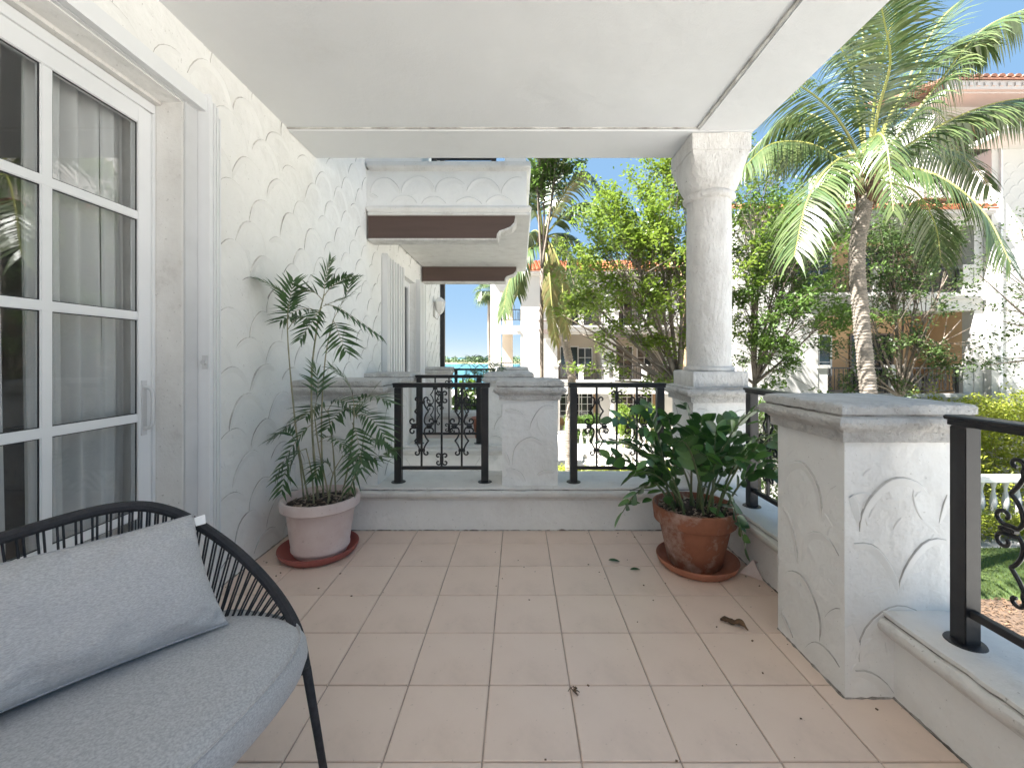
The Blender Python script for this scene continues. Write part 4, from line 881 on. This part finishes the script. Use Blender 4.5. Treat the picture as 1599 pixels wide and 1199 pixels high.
cp_ = palmtree([P(1380,931,Yp), P(1366,700,Yp), P(1355,600,Yp), P(1345,500,Yp), P(1338,400,Yp), P(1348,330,Yp), P(1356,290,Yp)], .145, .125, [
 dict(p=[(1400,240,8.1),(1480,190,7.8),(1560,160,7.5),(1650,150,7.2)], hang=.9, n=1.2, l=.95),
 dict(p=[(1400,262,8.0),(1465,275,7.5),(1535,330,7.1),(1578,410,6.8)], hang=.6),
 dict(p=[(1342,245,8.0),(1300,255,7.5),(1262,310,7.1),(1240,400,6.9)], hang=.55, l=1.0),
 dict(p=[(1320,255,8.5),(1265,225,8.6),(1205,225,8.6),(1160,262,8.5)], hang=.9, l=1.05),
 dict(p=[(1330,220,8.2),(1290,165,8.0),(1235,130,7.8),(1190,150,7.5)], hang=.6),
 dict(p=[(1342,190,8.4),(1330,110,8.5),(1290,50,8.6),(1230,40,8.6)], hang=.3),
 dict(p=[(1362,190,8.2),(1375,100,8.0),(1400,20,7.7),(1440,-40,7.3)], hang=.15, l=1.05),
 dict(p=[(1380,210,8.4),(1425,110,8.4),(1470,30,8.4),(1530,-20,8.4)], hang=.15, l=1.0),
 dict(p=[(1400,215,8.0),(1465,130,7.7),(1530,50,7.4),(1610,10,7.1)], hang=.75, l=1.0),
 dict(p=[(1348,180,8.7),(1350,90,9.1),(1340,20,9.5),(1310,-30,9.9)], hang=.2),
 dict(p=[(1375,215,9.0),(1420,170,9.6),(1470,180,10.2),(1500,250,10.6)], hang=.7),
 dict(p=[(1385,285,8.8),(1430,300,9.2),(1460,350,9.5),(1470,410,9.6)], hang=.8),
 dict(p=[(1330,270,8.8),(1290,285,9.3),(1260,330,9.7),(1250,390,9.9)], hang=.8),
 dict(p=[(1320,230,8.7),(1270,180,9.1),(1220,190,9.5),(1170,240,9.8)], hang=.6),
 dict(p=[(1370,180,7.9),(1390,100,7.5),(1380,30,7.1),(1360,-60,6.7)], hang=.4, l=.95),
 dict(p=[(1360,240,7.6),(1370,210,7.0),(1385,230,6.6),(1395,330,6.4)], hang=.7, l=.6, n=.6),
 dict(p=[(1385,190,8.0),(1440,110,7.8),(1490,70,7.7),(1545,70,7.5)], hang=.5),
 dict(p=[(1335,230,9),(1290,200,9.4),(1250,210,9.8),(1215,260,10.2)], hang=.7),
 dict(p=[(1380,240,8.6),(1440,230,8.7),(1500,240,8.8),(1545,290,8.9)], hang=.9),
 ], 'tall coconut palm with arching fronds right of the stone column', Yp, .98, .037, 74, 1, group='coconut palms in the courtyard')
b = MB(); rr = random.Random(3); c = P(1366,272,8.15)
for i in range(34): 
    q = c+V((rr.uniform(-.05,.22), rr.uniform(-.1,.1), rr.uniform(-.12,.16))); b.lathe([(.004,-.02),(.02,-.012),(.024,0),(.018,.014),(.004,.02)], q.x, q.y, 6, z0=q.z)
b.tube([c+V((-.12,.05,.05)), c+V((.05,0,.1)), c+V((.25,0,.12))], [.02,.014,.006], 5)
tag(b.build('flower_spray', M['leafY'], cp_, smooth=True), kind='stuff')
Yq = 16
palmtree([P(890,745,Yq), P(888,680,Yq), P(893,600,Yq), P(880,520,Yq), P(862,450,Yq), P(850,400,Yq), P(848,375,Yq)], .17, .13, [
 dict(p=[(866,330,15.8),(890,290,15.5),(915,270,15.2),(935,290,15)], hang=.5), dict(p=[(872,345,15.6),(900,320,15),(930,320,14.5),(955,350,14)], hang=.7),
 dict(p=[(870,365,16),(895,370,16),(912,395,16),(918,430,16)], hang=.6), dict(p=[(858,325,16.2),(865,280,16.6),(885,245,17),(915,225,17.4)], hang=.3),
 dict(p=[(835,330,16),(815,310,15.8),(795,330,15.6),(780,380,15.4)], hang=.6), dict(p=[(840,380,15.6),(815,400,15.2),(795,440,15),(785,490,14.8)], hang=.7),
 dict(p=[(862,385,15.6),(875,420,15.3),(880,470,15.1),(884,520,15.0)], hang=.8, dead=1, l=.8), dict(p=[(852,390,15.4),(858,430,15.0),(862,480,14.8),(868,535,14.8)], hang=.9, dead=1, l=.7),
 dict(p=[(842,320,15.6),(835,275,15.3),(850,240,15),(880,215,14.7)], hang=.3), dict(p=[(868,372,16.6),(890,400,17),(900,440,17.3),(905,480,17.5)], hang=.8, l=.8),
 dict(p=[(836,360,16.5),(822,375,17),(812,420,17.3),(808,460,17.5)], hang=.8)],
 'curving coconut palm with yellowing lower fronds between upper balcony and green tree', Yq, 1.05, .085, 50, 2, rfr=.045, group='coconut palms in the courtyard')
# fan palm far left
fp = empty('fan_palm', P(764,640,45), 'slim tall fan palm standing against the water left of the cream building', 'palm')
b = MB(); b.tube([P(768,650,45), P(766,580,45), P(763,520,45), P(764,470,45), P(763,455,45)], [.24,.2,.17,.17,.2], 8); b.build('trunk', M['ptrunk'], fp, smooth=True)
rr = random.Random(9); lf = MB(); c = P(760,452,45)
for i in range(44):
    a = rr.uniform(0, 6.28); e = rr.uniform(-1.1, 1.1); d = V((math.cos(a)*math.cos(e), math.sin(a)*math.cos(e), math.sin(e))); hub = c+d*rr.uniform(.5, 1.1)
    sd_ = d.cross(V((0,0,1))).normalized(); up_ = sd_.cross(d)
    for k in range(13):
        f = (k-6)/6*1.15; dd = (d*math.cos(f)+sd_*math.sin(f)).normalized(); L_ = rr.uniform(.8, 1.15)
        p1 = hub+dd*L_*.6; p2 = hub+dd*L_+V((0,0,-.45)); wv = dd.cross(up_).normalized()*.045
        lf.add([hub, p1-wv, p1+wv, p2], [(0,1,2),(1,3,2)])
tag(lf.build('crown', M['coco'], fp), kind='stuff')

# ---- hedges and shrubs
def hedge(name, x0, x1, y0, y1, z0, z1, m, n, size, label, seed, cat='hedge', stems=True):
    rnd = random.Random(seed); root = empty(name, ((x0+x1)/2, (y0+y1)/2, z0), label, cat); b = MB()
    for i in range(n):
        x, y = rnd.uniform(x0, x1), rnd.uniform(y0, y1); t = rnd.random()**.6; zt = z1+.22*(z1-z0)*noise.noise(V((x*1.5, y*1.5, seed)))
        leafquads(b, V((x, y, z0+(zt-z0)*t)), 13, .16, size, rnd)
    tag(b.build('foliage', m, root), kind='stuff'); s = MB()
    for i in range(12): 
        x, y = rnd.uniform(x0, x1), rnd.uniform(y0, y1); s.tube([(x, y, z0), (x+rnd.uniform(-.1,.1), y, z0+(z1-z0)*.5), (x+rnd.uniform(-.2,.2), y, z1-.1)], [.02,.014,.006], 5)
    s.build('stems', M['bark'], root)
hedge('hedge', 12.2, 17.5, 12.3, 13.6, GZ, -.05, M['leafY'], 2600, .10, 'tall yellow green hedge behind the balustrade at the right edge', 1)
hedge('hedge', 8.0, 16.5, 10.65, 11.2, GZ, GZ+.62, M['leafY'], 1500, .075, 'low yellow green hedge at the foot of the right balustrade', 2)
hedge('hedge', 1.0, 6.5, 15.4, 16.8, GZ, GZ+.35, M['leafY'], 1900, .09, 'low yellow green border seen under the far right railing', 3)
hedge('shrub', -1.6, -.2, 10.2, 11.6, GZ, .30, M['leafB'], 900, .20, 'broad leaved green shrub in the gap beyond the next terrace', 4, 'shrub')
hedge('shrub', -.8, 1.2, 17.5, 18.6, GZ, -.6, M['leafA'], 900, .16, 'bright green shrub below the far loggia', 5, 'shrub')
hedge('shrub', 5.2, 7.2, 21.5, 22.6, GZ, -1.4, M['leafA'], 800, .13, 'bright shrub in front of the ground floor windows behind the zz plant', 6, 'shrub')
hedge('shrub', 2.6, 4.4, 23, 24, GZ, -2.0, M['leafB'], 500, .13, 'small shrub before the cream ground floor window', 7, 'shrub')
hedge('shrub', 7.6, 11.5, 12.9, 13.8, GZ, -.35, M['leafB'], 1500, .12, 'green shrubbery at the foot of the peach balconies', 8, 'shrub')
# terrace plant on far neighbour terrace
tp = empty('terrace_palm', (-.55, 6.6, 0), 'small palm poking above the far iron railing of the next terrace', 'palm')
b = MB(); b.lathe([(.12,0),(.17,.3),(.19,.3),(.19,.34),(.15,.33),(.01,.32)], -.55, 6.6, 20); b.build('planter', M['terra2'], tp, smooth=True, auto=40)
for i in range(8):
    a = i*.8; d = V((math.cos(a)*.28, math.sin(a)*.28, 0)); c = V((-.55, 6.6, .33)); frond([c, c+d*.3+V((0,0,.45)), c+d*.8+V((0,0,.72+.1*(i % 3))), c+d*1.4+V((0,0,.66+.1*(i % 3)))], .17, .016, 14, tp, M['areca'], M['cane'], .006, droop=.2, start=.4, seed=90+i)

# ================================================================== FAR BUILDINGS
def farrail(parent, x0, x1, y, z, h=.78, nb=None, ornate=True):
    b = MB(); b.box(x0, x1, y-.03, y+.03, z+h-.05, z+h); b.box(x0, x1, y-.02, y+.02, z+.06, z+.10)
    for x in (x0+.03, x1-.03): b.box(x-.035, x+.035, y-.035, y+.035, z, z+h-.05)
    n = nb or max(3, int((x1-x0)/.16))
    for i in range(1, n):
        x = x0+(x1-x0)*i/n; b.box(x-.01, x+.01, y-.01, y+.01, z+.1, z+h-.05)
        if i % 2:
            for s in (-1, 1): b.tube([(x, y, z+h*.78), (x+s*.05, y, z+h*.66), (x+s*.02, y, z+h*.5), (x+s*.06, y, z+h*.42), (x+s*.02, y, z+h*.34), (x+s*.05, y, z+h*.24), (x, y, z+h*.16)], .011, 4, cap=False)
    return b.build('railing', M['metal'], parent)
def farwindow(parent, x0, x1, z0, z1, y, cols=2, rows=1, m='alu'):
    b = MB(); t = .07
    b.box(x0, x0+t, y-.06, y, z0, z1); b.box(x1-t, x1, y-.06, y, z0, z1); b.box(x0+t, x1-t, y-.06, y, z1-t, z1); b.box(x0+t, x1-t, y-.06, y, z0, z0+t)
    for i in range(1, cols): x = x0+(x1-x0)*i/cols; b.box(x-.025, x+.025, y-.05, y-.005, z0+t, z1-t)
    for j in range(1, rows): z = z0+(z1-z0)*j/rows; b.box(x0+t, x1-t, y-.048, y-.006, z-.02, z+.02)
    f = b.build('window', M[m], parent); b = MB(); b.box(x0+t, x1-t, y-.03, y-.015, z0+t, z1-t); b.build('pane', M['glassdark'], f); return f
def tileroof(parent, x0, x1, y0, y1, z0, z1, pitch=.24, rows=None, m='rtile'):
    """barrel tiles rising from the eave y0,z0 to y1,z1"""
    b = MB(); n = int((x1-x0)/pitch); L_ = math.hypot(y1-y0, z1-z0); m_ = rows or int(L_/.38); up = V((0, y1-y0, z1-z0)).normalized(); nr = V((0, -up.z, up.y)); rnd = random.Random(4)
    for i in range(n):
        x = x0+(i+.5)*pitch
        for j in range(m_):
            a = V((x+rnd.uniform(-.008,.008), y0, z0))+up*(j*L_/m_)+nr*(.02+rnd.uniform(0,.012)); c = a+up*(L_/m_*1.12)-nr*.03; vs = []
            for q, r in ((a, pitch*.44), (c, pitch*.36)):
                for k in range(6): t = math.pi*k/5; vs.append(q+V((math.cos(t)*r, 0, 0))+nr*math.sin(t)*r*.8)
            b.add(vs, [(k, k+1, k+7, k+6) for k in range(5)]+[(5,4,3,2,1,0)])
    b.add([(x0, y0, z0), (x1, y0, z0), (x1, y1, z1), (x0, y1, z1), (x0, y0, z0-.06), (x1, y0, z0-.06), (x1, y1, z1-.06), (x0, y1, z1-.06)], [(0,1,2,3),(7,6,5,4),(0,4,5,1),(1,5,6,2),(2,6,7,3),(3,7,4,0)])
    return tag(b.build('roof_tiles', M[m], parent), kind='stuff')
A = empty('apartment_building', (5, 28, GZ), 'cream three storey apartment building with loggia and red tile roof across the courtyard', 'building')
YA = 27.0
holes = [(-1.15,.12,-.15,2.75),(-1.15,.12,3.3,5.5), (2.45,5.3,-.15,2.75),(6.2,9.4,-.15,2.75),(10.2,13.4,-.15,2.75),(2.45,5.3,3.25,5.7),(6.2,9.4,3.25,5.7),(10.2,13.4,3.25,5.7),(2.6,5.2,GZ,-.75),(6.3,9.3,GZ,-.75),(10.3,13.2,GZ,-.75)]
b = MB(); wallgrid(b, -1.8, 16, GZ, 6.45, YA, YA+.5, holes, 'x'); b.build('facade', M['cream2'], A)
b = MB(); b.box(.37, 16, YA+2.4, YA+9, GZ, 6.4); b.build('inner_wall', M['cream'], A)
b = MB(); b.box(.37, .75, YA+.5, YA+2.4, GZ, 6.4); b.box(5.35, 6.15, YA+.5, YA+2.4, GZ, 6.4); b.box(9.45, 10.15, YA+.5, YA+2.4, GZ, 6.4); b.box(13.45, 14, YA+.5, YA+2.4, GZ, 6.4)
for z in (-.45, 2.8, 6.0): b.box(.75, 16, YA+.5, YA+2.4, z, z+.28)
for z in (-.45, 2.9, 5.9): b.box(-1.8, .37, YA+.5, YA+3.2, z, z+.28)
b.box(-1.8, -1.2, YA+.5, YA+1.2, GZ, 5.9); b.box(-1.15+.0, -.42, YA+2.6, YA+3.2, GZ, 5.9); b.build('loggia_walls', M['cream'], A)
farrail(A, -1.15, .12, YA+.2, -.1+.35, .7, 8); farrail(A, -1.15, .12, YA+.2, 3.3+.3, .75, 8)
for (x0, x1) in ((2.45,5.3),(6.2,9.4),(10.2,13.4)):
    for z in (-.15, 3.25):
        b = MB(); b.box(x0-.35, x1+.35, YA-.7, YA-.002, z-.35, z); b.box(x0-.42, x1+.42, YA-.77, YA-.002, z-.10, z-.02); b.build('balcony_slab', M['cream2'], A)
        for xx in (x0-.30, (x0+x1)/2-.15, x1+.0): 
            b = MB(); b.box(xx, xx+.3, YA-.68, YA-.38, z+.001, z+.85); b.box(xx-.05, xx+.35, YA-.73, YA-.33, z+.85, z+.97); b.build('balcony_pier', M['cream2'], A)
        farrail(A, x0, (x0+x1)/2-.15, YA-.55, z+.02, .9); farrail(A, (x0+x1)/2+.15, x1, YA-.55, z+.02, .9)
        farwindow(A, x0+.4, x0+1.7, z+.02, z+2.2, YA+2.39, 2, 1); farwindow(A, x1-1.25, x1-.2, z+.7, z+2.1, YA+2.39, 2, 2)
    for xx in (x0+.1, x1-.35):
        for z in (2.55, -.75):
            b = MB(); b.box(xx-.25, xx+.6, YA-.6, YA-.001, z-.0, z+.10); b.box(xx, xx+.35, YA-.45, YA-.001, z-.13, z-.002); b.build('bracket', M['brown'], A)
    farwindow(A, x0+.35, x0+1.75, -2.9, -1.0, YA+2.39, 3, 4); farwindow(A, x1-1.35, x1-.15, -2.9, -1.0, YA+2.39, 3, 4)
b = MB(); b.box(.75, 16, YA+2.37, YA+2.399, GZ, -.46); b.build('ground_floor_wall', M['peach'], A)
for i, x in enumerate((5.75, 9.8, 2.3)):
    b = MB(); b.lathe([(.30,0),(.30,.12),(.22,.16),(.19,.3),(.17,2.0),(.22,2.2),(.28,2.3),(.28,2.45)], x, YA-1.0, 16, z0=GZ); b.build('arcade_column', M['cream2'], A, smooth=True, auto=40)
b = MB(); b.box(1.9, 14, YA-1.3, YA-.71, GZ+2.46, GZ+2.85); b.build('arcade_beam', M['cream2'], A)
for z in (4.2, 3.55, 2.95, -.10):
    b = MB(); b.box(1.25, 2.0, YA-.12, YA-.001, z, z+.09); b.build('ledge', M['brown'], A)
b = MB(); b.box(1.35, 2.0, YA-.45, YA-.121, 2.75, 2.94); b.build('ledge', M['brown'], A)
b = MB(); b.box(-1.95, 16.1, YA-.3, YA+.7, 6.46, 6.62); b.box(-2.0, 16.1, YA-.5, YA-.3, 6.56, 6.70); b.build('eave', M['cream2'], A)
b = MB(); b.box(-1.9, 16, YA+.6, YA+9, 6.40, 6.55); b.build('roof_deck', M['cream2'], A)
tileroof(A, .6, 16.1, YA-.55, YA+4.5, 6.72, 8.4, .26, 12)
b = MB(); b.box(-.18, .02, YA-.1, YA-.001, 2.95, 3.1); b.build('meter_box', M['cap2'], A)

B = empty('apartment_building', (13, 16, GZ), 'white apartment building with peach balconies and a tall scalloped wall at the right', 'building')
YB = 14.4
hb = [(10.15,15.45,-.05,2.85),(8.9,15.45,3.35,5.75)]
b = MB(); wallgrid(b, 7.4, 15.75, GZ, 6.05, YB, YB+.4, hb, 'x'); b.build('facade', M['cream2'], B)
b = MB(); b.box(7.4, 15.75, YB+2.2, YB+5, GZ, 6.0); b.box(9.9, 10.14, YB+.4, YB+2.2, -.05, 2.85); b.build('balcony_back_wall', M['peach'], B)
b = MB(); b.box(15.45, 15.75, YB+.4, YB+2.2, GZ, 2.86); b.build('balcony_side_wall', M['peach'], B)
b = MB(); b.box(7.4, 15.75, YB+.4, YB+2.2, 2.86, 3.34); b.box(7.4, 15.75, YB+.4, YB+2.2, -.4, -.051); b.box(7.4, 15.75, YB+.4, YB+2.2, 5.76, 6.05); b.build('balcony_slab', M['cream2'], B)
b = MB(); b.box(15.45, 15.75, YB+.4, YB+2.2, 3.34, 5.76); b.build('balcony_side_wall', M['cream'], B)
b = MB(); b.box(7.4, 8.6, YB+.4, YB+2.2, 3.34, 5.76); b.build('balcony_side_wall', M['cream'], B)
for z, x0 in ((-.05, 10.15), (3.35, 8.9)):
    b = MB(); b.box(x0-.2, 15.6, YB-.14, YB-.001, z-.02, z+.10); b.box(x0-.15, 15.55, YB-.10, YB-.001, z-.10, z-.021); b.build('sill', M['cream2'], B)
    for xx in (x0+.002, (x0+15.4)/2-.1, 15.1):
        b = MB(); b.box(xx, xx+.34, YB+.02, YB+.34, z+.001, z+.95); b.box(xx-.06, xx+.40, YB-.03, YB+.39, z+.95, z+1.06); b.build('balcony_pier', M['cream2'], B)
    xm = (x0+15.4)/2-.1
    farrail(B, x0+.38, xm-.05, YB+.16, z+.101, .88, 14); farrail(B, xm+.39, 15.05, YB+.16, z+.101, .88, 14)
    farwindow(B, 12.9, 14.6, z+.02, z+2.25, YB+2.19, 2, 1, 'brown'); farwindow(B, 10.7, 12.2, z+.6, z+2.2, YB+2.19, 3, 3)
b = MB()
for x in (14.15, 14.75):
    b.lathe([(.18,0),(.24,.18),(.27,.38),(.20,.52),(.13,.60),(.17,.66)], x, YB+.9, 18, z0=-.05)
b.build('balcony_urn', M['brown'], B, smooth=True)
b = MB(); b.box(7.3, 15.7, YB-.45, YB-.001, 6.0, 6.12); b.build('eave', M['cream2'], B); tileroof(B, 7.3, 15.68, YB-.55, YB+3.2, 6.17, 7.5, .26, 10)
# tall wing
b = MB(); b.box(15.76, 24, YB-.25, YB+8, GZ, 8.2); tw_ = b.build('tall_wall', M['cream2'], B)
tag(relief(B, (16.15, YB-.252, -3.2), (1,0,0), (0,0,1), (0,-1,0), 4.5, 11.0, .46, .25, .009, k=2.2, rnd=random.Random(6), mats=[M['cream2'], M['cream2']]), kind='stuff')
b = MB(); b.box(16.0, 16.06, YB-.32, YB-.251, GZ, 8.2); b.build('downpipe', M['shade'], B)
b = MB(); b.box(15.0, 24, YB-1.25, YB-.251, 8.2, 8.36); b.box(14.9, 24, YB-1.4, YB-1.251, 8.28, 8.5); b.build('eave', M['cream2'], B)
tileroof(B, 14.9, 24, YB-1.5, YB+1.1, 8.56, 9.3, .27, 7, 'rtile2')
b = MB(); b.box(15.3, 24, YB+1.1, YB+8, 8.2, 10.65); b.build('upper_wall', M['cream2'], B)
b = MB(); b.box(14.8, 24, YB+.3, YB+1.1, 10.4, 10.55); b.box(14.8, 24, YB+.15, YB+.299, 10.45, 10.75)
b.build('eave', M['cream2'], B)
d_ = MB()
for i in range(34): d_.box(14.9+i*.26, 15.03+i*.26, YB+.10, YB+.149, 10.55, 10.66)
tag(d_.build('dentils', M['cream2'], B), kind='stuff')
tileroof(B, 14.7, 24, YB+.05, YB+4, 10.8, 12.1, .27, 10, 'rtile2')
b = MB(); b.box(14.3, 15.75, YB+.6, YB+2, 6.9, 8.19); b.build('link_wall', M['cream2'], B)

# ---- balustrades
def balustrade(x0, x1, y, z, h, label, seg=.30):
    r = empty('balustrade', ((x0+x1)/2, y, z), label, 'balustrade'); b = MB()
    b.box(x0, x1, y-.16, y+.16, z, z+.32); b.box(x0, x1, y-.13, y+.13, z+.32, z+.40); b.build('plinth', M['cream2'], r, bevel=.01)
    b = MB(); b.box(x0-.05, x1+.05, y-.17, y+.17, z+h-.16, z+h-.05); b.box(x0-.02, x1+.02, y-.14, y+.14, z+h-.05, z+h); b.build('coping', M['cap2'], r, bevel=.015)
    hh = h-.16-.40; n = int((x1-x0)/seg); pm = None
    for i in range(n):
        x = x0+(i+.5)*(x1-x0)/n
        if pm is None:
            b = MB(); b.lathe([(.07,0),(.07,.04*hh),(.045,.08*hh),(.06,.18*hh),(.085,.34*hh),(.07,.5*hh),(.04,.68*hh),(.035,.8*hh),(.055,.86*hh),(.055,.9*hh),(.07,.93*hh),(.07,hh)], 0, 0, 14); o = b.build('baluster', M['cap2'], r, smooth=True, auto=40)
            o.matrix_parent_inverse = Matrix(); o.location = (x-(x0+x1)/2, 0, .40); pm = o.data
        else:
            o = bpy.data.objects.new('baluster', pm); o.parent = r; o.location = (x-(x0+x1)/2, 0, .40); COL.objects.link(o)
balustrade(10.8, 16.8, 11.6, GZ, 1.45, 'white turned stone balustrade beyond the lawn at the right edge', .32)
balustrade(2.75, 4.3, 19.7, GZ, 1.55, 'pale stone balustrade seen through the far right railing beside the palm trunk', .26)
balustrade(5.2, 7.6, 19.9, GZ, 1.55, 'pale stone balustrade half hidden by the zz plant', .26)
st = empty('garden_steps', (3.6, 18.9, GZ), 'pale stone steps below the balustrade in the courtyard', 'steps')
for k in range(3):
    b = MB(); b.box(2.9, 5.0, 18.7+k*.3, 19.0+k*.3-.003, GZ+.001, GZ+.16*(k+1)); b.build('step', M['pave'], st, bevel=.01)
print('tris', sum(len(m.polygons) for m in bpy.data.meshes)*2, 'objects', len(COL.objects))
